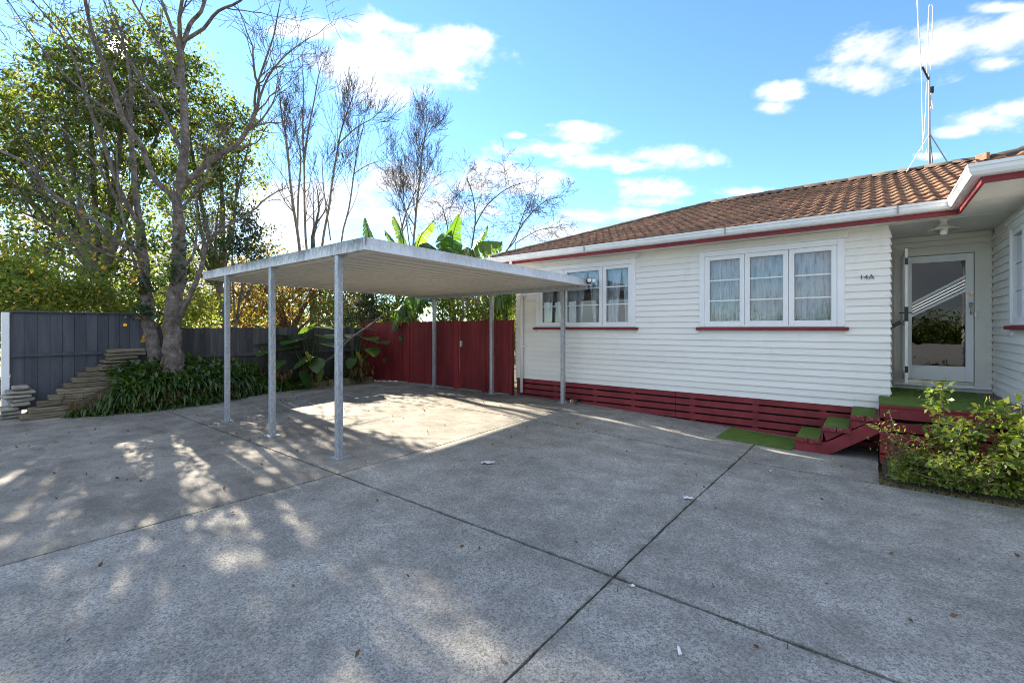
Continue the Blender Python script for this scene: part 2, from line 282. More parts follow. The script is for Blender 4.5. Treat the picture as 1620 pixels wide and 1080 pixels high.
objleafmat('banana_leaf', (.025, .07, .014), (.05, .11, .02), (.12, .28, .02), (.32, .46, .04), .38, .35)
objleafmat('shrub_leaf', (.05, .11, .022), (.17, .23, .045), (.25, .42, .03), (.45, .55, .05), .35, .3)

# ------------------------------------------------------------------ builders
def link(o, parent=None, root=False):
    COL.objects.link(o)
    if parent is not None:
        o.parent = parent
        if parent.type == 'EMPTY': o.matrix_parent_inverse = Matrix.Translation(-parent.location)
    return o
def tag(o, label, cat, group=None, kind=None):
    if label: o['label'] = label
    if cat: o['category'] = cat
    if group: o['group'] = group
    if kind: o['kind'] = kind
    return o
def thing(name, loc, label, cat, group=None):
    e = bpy.data.objects.new(name, None); e.location = loc; e.empty_display_size = .2; COL.objects.link(e); return tag(e, label, cat, group)
class MB:
    def __init__(s): s.v = []; s.f = []
    def box(s, x0, x1, y0, y1, z0, z1):
        return s.hexa([(x0,y0,z0),(x1,y0,z0),(x1,y1,z0),(x0,y1,z0),(x0,y0,z1),(x1,y0,z1),(x1,y1,z1),(x0,y1,z1)])
    def hexa(s, p):
        n = len(s.v); s.v += [tuple(q) for q in p]
        s.f += [tuple(n+i for i in q) for q in ((0,3,2,1),(4,5,6,7),(0,1,5,4),(1,2,6,5),(2,3,7,6),(3,0,4,7))]; return s
    def obox(s, c, ax, ay, az_):       # centre, half-axis vectors
        c, ax, ay, az_ = map(Vector, (c, ax, ay, az_))
        return s.hexa([c-ax-ay-az_, c+ax-ay-az_, c+ax+ay-az_, c-ax+ay-az_, c-ax-ay+az_, c+ax-ay+az_, c+ax+ay+az_, c-ax+ay+az_])
    def poly(s, pts): n = len(s.v); s.v += [tuple(p) for p in pts]; s.f.append(tuple(range(n, n+len(pts)))); return s
    def extrude(s, prof, d):           # closed profile (3-D points) swept by vector d
        n = len(s.v); k = len(prof); d = Vector(d)
        s.v += [tuple(p) for p in prof]+[tuple(Vector(p)+d) for p in prof]
        s.f += [tuple(range(n+k-1, n-1, -1)), tuple(range(n+k, n+2*k))]
        s.f += [(n+i, n+(i+1) % k, n+k+(i+1) % k, n+k+i) for i in range(k)]; return s
    def tube(s, pts, rad, n=6, cap=True):
        pts = [Vector(p) for p in pts]
        if not hasattr(rad, '__len__'): rad = [rad]*len(pts)
        b0 = len(s.v); u = None
        for i, p in enumerate(pts):
            d = (pts[min(i+1, len(pts)-1)]-pts[max(i-1, 0)])
            d = d.normalized() if d.length > 1e-9 else Vector((0, 0, 1))
            if u is None: u = d.orthogonal().normalized()
            else:
                u = u-d*u.dot(d); u = u.normalized() if u.length > 1e-6 else d.orthogonal().normalized()
            w = d.cross(u)
            for k in range(n):
                a = 2*math.pi*k/n; s.v.append(tuple(p+(u*math.cos(a)+w*math.sin(a))*rad[i]))
        for i in range(len(pts)-1):
            for k in range(n):
                a = b0+i*n+k; b = b0+i*n+(k+1) % n; s.f.append((a, b, b+n, a+n))
        if cap and n > 3: s.f.append(tuple(range(b0+n-1, b0-1, -1))); e = b0+(len(pts)-1)*n; s.f.append(tuple(range(e, e+n)))
        return s
    def lathe(s, c, prof, n=16):       # prof: (radius, z)
        b0 = len(s.v)
        for r, z in prof:
            for k in range(n): a = 2*math.pi*k/n; s.v.append((c[0]+r*math.cos(a), c[1]+r*math.sin(a), c[2]+z))
        for i in range(len(prof)-1):
            for k in range(n): a = b0+i*n+k; b = b0+i*n+(k+1) % n; s.f.append((a, b, b+n, a+n))
        return s
    def mesh(s, name, mat, smooth=False):
        me = bpy.data.meshes.new(name); me.from_pydata(s.v, [], s.f); me.materials.append(MATS[mat])
        if smooth: me.polygons.foreach_set('use_smooth', [True]*len(me.polygons))
        me.update(); return me
    def build(s, name, mat, parent=None, smooth=False): return link(bpy.data.objects.new(name, s.mesh(name, mat, smooth)), parent)
def bevel(o, w=.006, seg=1):
    md = o.modifiers.new('edge', 'BEVEL'); md.width = w; md.segments = seg; md.limit_method = 'ANGLE'; return o
def quads(name, V, Fq, mat, parent=None, smooth=False):
    V = np.asarray(V, np.float32).reshape(-1, 3); Fq = np.asarray(Fq, np.int32); k = Fq.shape[1]; n = len(Fq)
    me = bpy.data.meshes.new(name); me.vertices.add(len(V)); me.vertices.foreach_set('co', V.ravel())
    me.loops.add(n*k); me.loops.foreach_set('vertex_index', Fq.ravel()); me.polygons.add(n)
    me.polygons.foreach_set('loop_start', np.arange(0, n*k, k, dtype=np.int32)); me.polygons.foreach_set('loop_total', np.full(n, k, np.int32))
    me.materials.append(MATS[mat]); me.update(calc_edges=True)
    if smooth: me.polygons.foreach_set('use_smooth', [True]*n)
    return link(bpy.data.objects.new(name, me), parent)
def leaves(name, C, L, mat, parent=None, seed=1, wid=.45, down=.25, spread=.35):
    """many small pointed leaves (folded along the midrib) at the given centres"""
    g = np.random.default_rng(seed); C = np.asarray(C); n = len(C)
    d = g.normal(size=(n, 3)); d[:, 2] -= down*2; d /= np.linalg.norm(d, axis=1)[:, None]
    r = g.normal(size=(n, 3)); r[:, 2] *= spread; s = np.cross(d, np.cross(r, d)); s /= np.linalg.norm(s, axis=1)[:, None]+1e-9
    nn = np.cross(d, s); l = (L*g.uniform(.6, 1.3, n))[:, None]; w = l*wid*.5
    a = C-d*l*.5; b = C+d*l*.5; m = C-d*l*.06; up = nn*l*.07
    V = np.stack([a, m+s*w+up, b, m-s*w+up], 1).reshape(-1, 3)
    F = np.arange(n*4).reshape(n, 4)
    return quads(name, V, F, mat, parent)
def clumps(blobs, seed, per=36, sd=.2, hollow=.25):
    """leaf centres: clumps spread through ellipsoids; blob = (centre, radii, number of clumps)"""
    g = np.random.default_rng(seed); out = []
    for c, r, k in blobs:
        u = g.normal(size=(k, 3)); u /= np.linalg.norm(u, axis=1)[:, None]
        q = u*(hollow+(1-hollow)*g.random((k, 1)))**.7*np.array(r)+np.array(c)
        for cc in q:
            n = int(per*g.uniform(.5, 1.5)); out.append(cc+g.normal(size=(n, 3))*sd*np.array((1, 1, .7))*g.uniform(.6, 1.4))
    return np.concatenate(out)
def rv(k=1.): return Vector((RND.gauss(0, k), RND.gauss(0, k), RND.gauss(0, k)))
def grow(mb, p, d, L, r, lvl, o, tips=None):
    ns = 5 if lvl < 2 else 3; pts = [p.copy()]; rad = [r]; d = d.normalized(); st = []
    for i in range(ns):
        d = (d+rv(o['wig'])+Vector((0, 0, o['up']))).normalized(); p = p+d*(L/ns); pts.append(p.copy()); rad.append(max(o['rmin'], r*(1-(1-o['taper'])*(i+1)/ns))); st.append((p.copy(), d.copy(), rad[-1]))
    mb.tube(pts, rad, 6 if r > .035 else (4 if r > .012 else 3), cap=False)
    if lvl >= o['max']:
        if tips is not None: tips.append(p)
        return
    k = o['kids'][min(lvl, len(o['kids'])-1)]
    for j in range(k):
        t = RND.uniform(o.get('t0', .25), 1); i = min(ns-1, int(t*ns)); q, dd, rr = st[i]
        ax = dd.orthogonal(); ax.rotate(Matrix.Rotation(RND.uniform(0, 6.283), 3, dd)); nd = dd.copy(); nd.rotate(Matrix.Rotation(RND.uniform(*o['ang']), 3, ax))
        grow(mb, q, nd, L*RND.uniform(*o['len']), max(o['rmin'], rr*o['rr']), lvl+1, o, tips)
    if lvl > 0 or o.get('lead', True): grow(mb, p, d, L*RND.uniform(.55, .75), rad[-1], lvl+1, o, tips)
def smooth_pts(P, k=3):
    P = [Vector(p) for p in P]; out = []
    for i in range(len(P)-1):
        a, b, c, d = P[max(i-1, 0)], P[i], P[i+1], P[min(i+2, len(P)-1)]
        for j in range(k):
            t = j/k; out.append(.5*((2*b)+(c-a)*t+(2*a-5*b+4*c-d)*t*t+(3*b-a-3*c+d)*t*t*t))
    out.append(P[-1]); return out
def lerpl(a, n): return [a[0]+(a[1]-a[0])*i/(n-1) for i in range(n)]

# ------------------------------------------------------------------ ground and driveway
def zg(x, y):
    s = min(1, max(0, (y-3.4)/4.6)); s = s*s*(3-2*s)
    t = min(1, max(0, (x+5.2)/4.2)); k = .085+(-.075-.085)*t
    w = 1 if x > -11 else max(0, 1-(-11-x)/1.5)
    return s*k*w
g = MB(); R_ = 400
g.poly([(-R_, -R_, -.16), (R_, -R_, -.16), (R_, R_, -.16), (-R_, R_, -.16)])
tag(g.build('ground', 'earth'), 'dark earth and rough grass around the yard', None, kind='structure')
drv = MB(); XS = [-13.6, -4.87, -1.38, 9.0]; YS = [-9.0, 2.85, 6.55, 8.62]
def sheet(x0, x1, y0, y1, dz, nx, ny, depth=.1, wob=0):
    mb = MB(); idx = {}
    for i in range(nx+1):
        for j in range(ny+1):
            x = x0+(x1-x0)*i/nx; y = y0+(y1-y0)*j/ny
            if wob:
                if i in (0, nx): x += RND.uniform(-wob, wob)
                if j in (0, ny): y += RND.uniform(-wob, wob)
            idx[i, j] = len(mb.v); mb.v.append((x, y, zg(x, y)+dz))
    for i in range(nx):
        for j in range(ny): mb.f.append((idx[i, j], idx[i+1, j], idx[i+1, j+1], idx[i, j+1]))
    ring = [idx[i, 0] for i in range(nx+1)]+[idx[nx, j] for j in range(1, ny+1)]+[idx[i, ny] for i in range(nx-1, -1, -1)]+[idx[0, j] for j in range(ny-1, 0, -1)]
    b0 = len(mb.v); mb.v += [(mb.v[k][0], mb.v[k][1], mb.v[k][2]-depth) for k in ring]; n = len(ring)
    for k in range(n): mb.f.append((ring[k], b0+k, b0+(k+1) % n, ring[(k+1) % n]))
    return mb
bed = sheet(-13.6, 9.0, -9.0, 9.9, -.03, 46, 40)
drive = tag(bed.build('driveway', 'moss_joint'), 'grey concrete driveway laid in large slabs with mossy joints', None, kind='structure')
for i in range(3):
    for j in range(3):
        x0, x1, y0, y1 = XS[i]+.008, XS[i+1]-.008, YS[j]+.012, YS[j+1]-.012
        if i == 2 and j == 2: x1 = .07
        sm = i == 0
        sheet(x0, x1, y0, y1, 0, max(2, int((x1-x0)/.14)), max(2, int((y1-y0)/.14)), .028, .0045).build('concrete_slab', 'concrete_smooth' if sm else 'concrete_rough', drive)
# soil of the bed on the right, below the deck
sb = MB(); 
for i in range(9):
    pass
g = np.random.default_rng(3)
nx, ny = 20, 8; mb = MB()
for i in range(nx+1):
    for j in range(ny+1):
        x = .10+7*i/nx; y = 6.575+1.2*j/ny; mb.v.append((x, y, zg(x, y)+.01+(.05*g.random()+.02 if j > 0 else -.02)))
for i in range(nx):
    for j in range(ny): a = i*(ny+1)+j; mb.f.append((a, a+ny+1, a+ny+2, a+1))
tag(mb.build('garden_soil', 'soil', smooth=True), 'narrow strip of soil below the red deck', None, kind='structure')

# raised garden bed along the grey fence
EDGE = [(-12.35, .95), (-12.15, 1.3), (-11.80, 2.0), (-11.62, 2.8), (-11.72, 3.7), (-12.05, 4.5), (-12.45, 5.2), (-12.55, 6.2), (-12.5, 7.2), (-12.4, 8.1), (-12.2, 8.42)]
TOP = [.03, .14, .42, .62, .62, .5, .3, .16, .14, .14, .14]
ep = smooth_pts([(x, y, z) for (x, y), z in zip(EDGE, TOP)], 4)
mb = MB(); NP = 5
for i, p in enumerate(ep):
    x, y, zt = p
    for (fx, fz) in ((0, 0), (.10, .75), (.30, 1.), (.65, 1.12), (1., 1.18)):
        xx = x+(-12.97-x)*fx; mb.v.append((xx, y, max(-.02, zt*fz+(RND.uniform(-.03, .03) if 0 < fx < 1 else 0) if fz else zg(x, y)-.02)))
for i in range(len(ep)-1):
    for k in range(NP-1): a = i*NP+k; mb.f.append((a, a+1, a+NP+1, a+NP))
tag(mb.build('garden_bed', 'soil', smooth=True), 'raised planted earth bed along the grey fence', None, kind='structure')
def bedz(x, y):
    ys = [p[1] for p in ep]; k = min(range(len(ep)), key=lambda i: abs(ys[i]-y)); e = ep[k]
    f = min(1, max(0, (x-e[0])/(-12.97-e[0]))) if e[0] > -12.97 else 0
    fs = [0, .10, .30, .65, 1.]; zs = [0, .75, 1., 1.12, 1.18]
    return e[2]*float(np.interp(f, fs, zs))
# low concrete edging blocks by the red fence
ed = thing('garden_edging', (-12.35, 7, 0), 'low mossy edging blocks under the large taro leaves', 'edging')
for (y0, y1, h) in ((5.35, 6.1, .14), (6.12, 6.95, .13), (6.97, 7.7, .17), (7.72, 8.4, .15)):
    xx = -12.38+.1*(y0-7); b = MB().box(xx-.06, xx+.06, y0, y1, zg(xx, y0)-.03, h+.02).build('edging_block', 'edging', ed); bevel(b, .012)

# ------------------------------------------------------------------ house
WY, DY, WX = 8.60, 9.95, 1.44
EAVE_Z, SOF = 3.40, 3.20
house = thing('house', (-2.6, 8.7, 0), 'white weatherboard bungalow with brown tiled hip roof and dark red trim', 'house')
TH = .14
WIN1 = (-2.46, -.32, 1.715, 3.075); WIN2 = (-6.12, -3.68, 1.715, 3.085); WIN3 = (7.35, 8.74, 1.73, 3.06)
Z0 = .52
def wallcore(name, mapf, s0, s1, openings, z0, z1, mat='siding'):
    mb = MB(); cur = s0
    def bx(a, b, c, d):
        p = [mapf(s, dd, z) for z in (c, d) for s, dd in ((a, 0), (b, 0), (b, -TH), (a, -TH))]; mb.hexa(p)
    for (a, b, c, d) in sorted(openings):
        bx(cur, a, z0, z1)
        if c > z0: bx(a, b, z0, c)
        if d < z1: bx(a, b, d, z1)
        cur = b
    bx(cur, s1, z0, z1); return mb.build(name, mat, house)
mapA = lambda s, d, z: (s, WY+.02-d, z)
mapW = lambda s, d, z: (WX+.02-d, s, z)
inn = .03
op1 = (WIN1[0]+inn, WIN1[1]-inn, WIN1[2]+inn, WIN1[3]-inn); op2 = (WIN2[0]+inn, WIN2[1]-inn, WIN2[2]+inn, WIN2[3]-inn); op3 = (WIN3[0]+inn, WIN3[1]-inn, WIN3[2]+inn, WIN3[3]-inn)
front = wallcore('front_wall', mapA, -6.70, .20, [op1, op2], Z0+.02, SOF)
wing = wallcore('wing_wall', mapW, 7.05, DY+.0, [op3], .30, SOF)
def board(mapf, a, b, z, parent, cov, taper=.036):
    P = []
    pr = [(0, z-.016), (taper, z-.016), (taper-.003, z), (.006, z+cov-.002), (0, z+cov-.002)]
    p0 = [Vector(mapf(a, d, zz)) for d, zz in pr]; dv = Vector(mapf(b, 0, 0))-Vector(mapf(a, 0, 0))
    MB().extrude(p0, dv).build('weatherboard', 'siding', parent)
COV = (SOF-.06-Z0)/24
def boards(mapf, s0, s1, openings, z0, n, parent, off=0.):
    for k in range(n):
        z = z0+k*COV; segs = [(s0, s1)]
        for (a, b, c, d) in openings:
            if z+COV*.6 > c and z+COV*.5 < d:
                ns = []
                for (p, q) in segs:
                    if b <= p or a >= q: ns.append((p, q))
                    else:
                        if a > p: ns.append((p, a))
                        if b < q: ns.append((b, q))
                segs = ns
        for (p, q) in segs:
            if q-p < .02: continue
            cuts = [p]
            if q-p > 4 and RND.random() < .5: cuts.append(p+(q-p)*RND.uniform(.25, .75))
            cuts.append(q)
            for a, b in zip(cuts, cuts[1:]): board(mapf, a+(.0005 if a != p else 0), b-.0005*(b != q), z, parent, COV)
boards(mapA, -6.72, .20+.015, [(WIN1[0], WIN1[1], WIN1[2]-.06, WIN1[3]+.09), (WIN2[0], WIN2[1], WIN2[2]-.06, WIN2[3]+.09)], Z0, 24, front)
boards(mapW, 7.03, DY-.015, [(WIN3[0], WIN3[1], WIN3[2]-.06, WIN3[3]+.06)], .745, 22, wing)
# other walls: recess side, door wall, wing front, left end, back, right
def plain(name, x0, x1, y0, y1, z0, z1, mat): return MB().box(x0, x1, y0, y1, z0, z1).build(name, mat, house)
left = plain('end_wall', -6.70, -6.56, WY+.165, 15.4, Z0, SOF, 'siding')
mapL = lambda s, d, z: (-6.70-d, s, z)
boards(mapL, WY+.0, 15.4, [], Z0, 24, left)
rs = plain('recess_wall', .06, .20, WY+.165, DY, .3, SOF, 'siding')
mapR = lambda s, d, z: (.20+d, s, z)
boards(mapR, WY+.005, DY-.01, [], .745, 22, rs)
plain('wing_front_wall', 1.6, 8.3, 7.05, 7.19, .3, SOF, 'siding'); plain('back_wall', -6.56, 8.3, 15.26, 15.4, .3, SOF, 'siding'); plain('side_wall', 8.16, 8.3, 7.2, 15.25, .3, SOF, 'siding')
# door wall with opening for the door
DX0, DX1, DZ0, DZ1 = .43, 1.245, .855, 2.87
mb = MB(); mb.box(.2, DX0-.1, DY, DY+.12, .3, SOF); mb.box(DX1+.1, WX+.01, DY, DY+.12, .3, SOF); mb.box(DX0-.1, DX1+.1, DY, DY+.12, DZ1+.1, SOF); mb.box(DX0-.1, DX1+.1, DY, DY+.12, .3, DZ0-.06)
dw = mb.build('door_wall', 'cream_paint', house)
for (z0, z1) in ((3.02, 3.10), (3.105, 3.19)): bevel(MB().box(.222, WX-.005, DY-.018, DY-.001, z0, z1).build('frieze_board', 'cream_paint', dw), .004)
fr = MB(); fr.box(DX0-.135, DX0-.004, DY-.03, DY+.10, DZ0-.05, DZ1+.12); fr.box(DX1+.004, DX1+.19, DY-.03, DY+.10, DZ0-.05, DZ1+.12); fr.box(DX0-.004, DX1+.004, DY-.03, DY+.10, DZ1+.004, DZ1+.12)
fro = fr.build('door_frame', 'cream_paint', house)
bevel(MB().box(DX0-.14, WX-.01, DY-.06, DY+.12, DZ0-.10, DZ0-.052).build('threshold', 'door_white', fro), .005)
MB().box(DX0, DX1, DY-.02, DY+.1, DZ0-.05, DZ0-.006).build('sill_strip', 'chrome', fro)
# front door: frame members, glass, diagonal ribbed band
GX0, GX1, GZ0, GZ1 = .52, 1.15, 1.09, 2.755
mb = MB(); y0, y1 = DY-.012, DY+.03
mb.box(DX0+.004, GX0, y0, y1, DZ0, DZ1-.004); mb.box(GX1, DX1-.004, y0, y1, DZ0, DZ1-.004); mb.box(GX0, GX1, y0, y1, DZ0, GZ0); mb.box(GX0, GX1, y0, y1, GZ1, DZ1-.004)
door = mb.build('front_door', 'door_white', house); bevel(door, .004)
MB().box(GX0, GX1, DY+.006, DY+.010, GZ0, GZ1).build('glass_pane', 'door_glass', door)
def bar(za, zb, th, y, mat, name):
    mb = MB(); mb.extrude([(GX0, y, za-th/2), (GX1, y, zb-th/2), (GX1, y, zb+th/2), (GX0, y, za+th/2)], (0, .014, 0)); mb.build(name, mat, door)
bar(2.095, 2.505, .038, DY-.010, 'door_white', 'glazing_bar'); bar(1.895, 2.285, .038, DY-.010, 'door_white', 'glazing_bar')
for k in range(7):
    f = (k+.5)/7; bar(1.914+.162*f, 2.304+.182*f, .013, DY-.006, 'chrome' if k % 2 else 'ribbed_glass', 'ribbed_strip')
mb = MB(); mb.box(1.185, 1.225, DY-.030, DY-.012, 2.02, 2.09); mb.tube([(1.205, DY-.03, 2.05), (1.205, DY-.06, 2.03), (1.205, DY-.065, 1.97), (1.205, DY-.05, 1.91)], .010, 6); mb.build('door_handle', 'chrome', door, True)
MB().tube([(1.205, DY-.012, 2.215), (1.205, DY-.03, 2.215)], .024, 12).build('door_lock', 'brass', door)
MB().box(1.246, 1.266, DY-.05, DY-.031, 1.86, 1.95).build('strike_plate', 'chrome', fro)
# security door standing open, seen edge-on
SX = .415
mb = MB(); ya, yb = DY-.035-.82, DY-.035
for (y0, y1, z0, z1) in ((ya, ya+.05, .86, 2.90), (yb-.05, yb, .86, 2.90), (ya+.05, yb-.05, .86, 1.0), (ya+.05, yb-.05, 2.84, 2.90), (ya+.05, yb-.05, 1.75, 1.82)): mb.box(SX-.016, SX+.016, y0, y1, z0, z1)
sdo = mb.build('security_door', 'white_paint', house)
for k in range(9): MB().tube([(SX, ya+.09+.08*k, .99), (SX, ya+.09+.08*k, 2.85)], .006, 5).build('door_bar', 'white_paint', sdo)
mb = MB(); mb.box(SX-.022, SX+.022, ya-.004, ya+.052, 1.80, 2.02); mb.tube([(SX-.02, ya+.03, 1.93), (SX-.07, ya+.03, 1.93), (SX-.075, ya+.10, 1.93)], .009, 6); mb.tube([(SX+.02, ya+.03, 1.93), (SX+.06, ya+.03, 1.93), (SX+.065, ya+.10, 1.93)], .009, 6); mb.build('lock_handle', 'black_plastic', sdo)
for z in (1.02, 2.66): MB().box(SX-.018, SX+.018, ya-.005, ya+.01, z, z+.10).build('hinge', 'black_plastic', sdo)
kt = MB(); c = Vector((SX-.13, ya+.05, 1.745)); kt.obox(c, (.068, 0, .045), (0, .003, 0), (-.016, 0, .024)); tag(kt.build('key_tag', 'black_plastic'), 'small black tag hanging from the security door lock', 'tag')
MB().tube([c+Vector((.06, 0, .04)), (SX-.05, ya+.05, 1.86), (SX-.06, ya+.06, 1.92)], .003, 4).build('cord', 'black_plastic', bpy.data.objects['key_tag'])

# windows
def window(name, mapf, s0, s1, z0, z1, panes, rows, label, sill=True):
    def bx(mb, a, b, d0, d1, c, e): mb.hexa([mapf(s, d, z) for z in (c, e) for s, d in ((a, d1), (b, d1), (b, d0), (a, d0))])
    e = MB(); fw = .095
    for (a, b, c, dd) in ((s0, s0+fw, z0, z1), (s1-fw, s1, z0, z1), (s0+fw, s1-fw, z1-fw, z1), (s0+fw, s1-fw, z0, z0+.03)): bx(e, a, b, -.06, .045, c, dd)
    w = e.build(name, 'white_paint', house); bevel(w, .004); w['label'] = label
    e = MB(); bx(e, s0-.03, s1+.03, .028, .075, z1+.002, z1+.022); e.build('head_flashing', 'white_paint', w)
    if sill: e = MB(); bx(e, s0-.05, s1+.05, .012, .085, z0-.055, z0-.002); bevel(e.build('sill', 'red_paint', w), .006)
    prev = s0+fw
    for i, (a, b) in enumerate(panes):
        nxt = (panes[i+1][0]+b)/2 if i < len(panes)-1 else s1-fw
        e = MB(); l = prev+.003; r = nxt-.003
        for (p, q, c, dd) in ((l, a, z0+.03, z1-fw-.003), (b, r, z0+.03, z1-fw-.003), (a, b, z1-fw-.075, z1-fw-.003), (a, b, z0+.03, z0+.105)): bx(e, p, q, -.05, .034, c, dd)
        sash = e.build('sash', 'white_paint', w); bevel(sash, .004)
        ga, gb = z0+.105, z1-fw-.075
        for k in range(rows):
            e = MB(); c = ga+(gb-ga)*k/rows; dd = ga+(gb-ga)*(k+1)/rows; bx(e, a, b, -.012, -.008, c+.001, dd-.001); e.build('glass_pane', 'glass', w)
            if k: e = MB(); bx(e, a, b, -.02, .012, c-.011, c+.011); e.build('glazing_bar', 'white_paint', w)
        prev = nxt
    return w
window('window', mapA, *WIN1, [(-2.28, -1.79), (-1.63, -1.14), (-.98, -.49)], 3, 'white three-light window beside the house number')
window('window', mapA, *WIN2, [(-5.94, -5.45), (-5.28, -4.49), (-4.33, -3.84)], 3, 'white three-light window behind the carport corner')
window('window', mapW, *WIN3, [(7.52, 8.0), (8.14, 8.60)], 3, 'white window on the projecting wing wall')
# board above the windows
for (a, b) in ((-6.2, -3.6), (-2.5, -.28)):
    MB().box(a, b, WY-.012, WY+.018, 3.10, 3.195).build('frieze_board', 'siding', front)
# slatted red base
for (x0, x1) in ((-6.68, -4.95), (-4.944, -2.9), (-2.894, .10)):
    for k in range(5):
        z1 = .505-k*.128; b = MB().box(x0, x1, WY-.002, WY+.020, z1-.098, z1).build('base_slat', 'red_paint', house)
for x in (-6.66, -5.6, -4.6, -3.75, -2.6, -1.55, -.6, .05): MB().box(x-.045, x+.045, WY+.022, WY+.07, -.2, .5).build('base_post', 'red_paint', house)
MB().box(-6.68, .2, WY+.25, WY+.27, -.2, .52).build('base_shade_panel', 'dark', house)  # near-black sheet standing in for the shade behind the slat gaps
for k in range(6):
    z1 = .505-k*.128; MB().box(-6.70, -6.68, WY+.03, 15.3, z1-.098, z1).build('base_slat', 'red_paint', house)
MB().box(-6.6, 8.1, 8.8, 15.2, .44, .56).build('floor', 'interior_floor', house)
mb = MB(); mb.box(-6.55, .06, 11.4, 11.45, .56, 3.19); mb.box(-3.12, -3.05, 8.77, 11.4, .56, 3.19); mb.box(.07, 2.6, 12.4, 12.45, .56, 3.19); mb.box(2.55, 2.6, 7.2, 12.4, .56, 3.19); mb.build('inner_walls', 'interior', house)
# soffit, fascia, gutter
S = MB(); zz = SOF
fp = [(-7.07, 8.2), (.90, 8.2), (.90, 6.6), (8.69, 6.6), (8.69, 16.0), (-7.07, 16.0)]
S.extrude([(x, y, zz) for x, y in fp], (0, 0, .02)); S.build('soffit', 'soffit_paint', house)
for a, b in (((.90, 8.2), (WX, 9.0)),): pass
for (x0, x1, y) in ((.22, WX, 8.55), (.95, WX, 7.6)): MB().box(x0, x1, y-.012, y+.012, zz-.008, zz-.001).build('soffit_batten', 'soffit_paint', house)
for x in (-5.9, -4.6, -3.2, -1.9, -.6): MB().box(x-.012, x+.012, 8.23, WY-.03, zz-.007, zz-.001).build('soffit_batten', 'soffit_paint', house)
def run(p, q, off, z0, z1, th, name, mat, nrm):
    (x0, y0), (x1, y1) = p, q; nx, ny = nrm; mb = MB()
    a = Vector((x0+nx*off, y0+ny*off, 0)); b = Vector((x1+nx*off, y1+ny*off, 0)); n = Vector((nx*th, ny*th, 0)); zv = Vector((0, 0, 1))
    mb.hexa([a+zv*z0, b+zv*z0, b+n+zv*z0, a+n+zv*z0, a+zv*z1, b+zv*z1, b+n+zv*z1, a+n+zv*z1]); return mb.build(name, mat, house)
edges = [((-7.07, 8.2), (.90, 8.2), (0, -1), 0, -.025), ((.90, 8.2), (.90, 6.6), (-1, 0), -.025, .025), ((.90, 6.6), (8.69, 6.6), (0, -1), .0, 0), ((-7.07, 16.0), (-7.07, 8.2), (-1, 0), 0, 0)]
for (p, q, n, e0, e1) in edges:
    d = Vector((q[0]-p[0], q[1]-p[1])).normalized(); p2 = (p[0]-d.x*e0, p[1]-d.y*e0); q2 = (q[0]+d.x*e1, q[1]+d.y*e1)
    run(p2, q2, .0, zz-.030, zz+.04, .025, 'fascia', 'red_paint', n)
def gutter(p, q, nrm, ea, eb):
    """quarter-round gutter with rolled lip; ea, eb lengthen the ends per metre of projection (mitres)"""
    prof = [(.026, .0), (.075, .0), (.105, .012), (.125, .045), (.128, .085), (.138, .092), (.138, .125), (.116, .128), (.114, .10), (.108, .05), (.09, .025), (.026, .02)]
    d = Vector((q[0]-p[0], q[1]-p[1], 0)).normalized(); n = Vector((nrm[0], nrm[1], 0)); mb = MB(); k = len(prof)
    for pt, e, sg in ((p, ea, -1), (q, eb, 1)):
        for (o, z) in prof: v = Vector((pt[0], pt[1], 0))+n*o+d*(sg*e*o); mb.v.append((v.x, v.y, SOF+.034+z))
    mb.f += [(i, (i+1) % k, k+(i+1) % k, k+i) for i in range(k)]+[tuple(range(k-1, -1, -1)), tuple(range(k, 2*k))]
    g_ = mb.build('gutter', 'gutter_white', house)
    return g_
G = [gutter((-7.07, 8.2), (.90, 8.2), (0, -1), 1, -1), gutter((.90, 8.2), (.90, 6.6), (-1, 0), -1, 1), gutter((.90, 6.6), (8.69, 6.6), (0, -1), 1, 1), gutter((-7.07, 16.0), (-7.07, 8.2), (-1, 0), 1, 1)]
def jn(x, y, hx, hy): MB().box(x-hx, x+hx, y-hy, y+hy, SOF+.058, SOF+.195).build('gutter_bracket', 'gutter_white', G[0])
for x in (-4.55, -1.9, .28): MB().box(x-.012, x+.012, 8.2-.142, 8.2-.136, SOF+.045, SOF+.158).build('gutter_joint', 'rope_grey', G[0])
# downpipe at the left end
mb = MB(); mb.tube([(-6.50, 8.11, SOF+.06), (-6.50, 8.13, SOF-.06), (-6.50, WY-.10, SOF-.35), (-6.50, WY-.06, SOF-.45), (-6.50, WY-.06, zg(-6.5, 8.5)+.08)], .038, 12); dp = mb.build('downpipe', 'siding', house, True)
for z in (1.25, 2.45): MB().box(-6.56, -6.40, WY-.105, WY-.0, z, z+.03).build('pipe_clip', 'siding', dp)
MB().lathe((-6.50, WY-.06, 2.62), [(.038, 0), (.052, .01), (.052, .08), (.038, .09)], 12).build('pipe_collar', 'siding', dp)
# roof planes under the tiles
PIT = math.atan(1.46/3.9); ZR = EAVE_Z+1.46
e = [Vector((x, y, EAVE_Z-.035)) for x, y in fp]; R1 = Vector((-3.17, 12.1, ZR-.035)); R2 = Vector((4.79, 12.1, ZR-.035)); R3 = Vector((4.79, 10.5, ZR-.035))
rm = MB(); 
for P_ in ([e[0], e[1], R2, R1], [e[1], e[2], R3, R2], [e[2], e[3], R3], [e[3], e[4], R2, R3], [e[4], e[5], R1, R2], [e[5], e[0], R1]): rm.poly(P_)
rm.poly([Vector((x, y, EAVE_Z-.10)) for x, y in reversed(fp)])
for i in range(6): a, b = e[i], e[(i+1) % 6]; rm.poly([a-Vector((0, 0, .065)), b-Vector((0, 0, .065)), b, a])
roof = rm.build('roof', 'dark_cap', house)
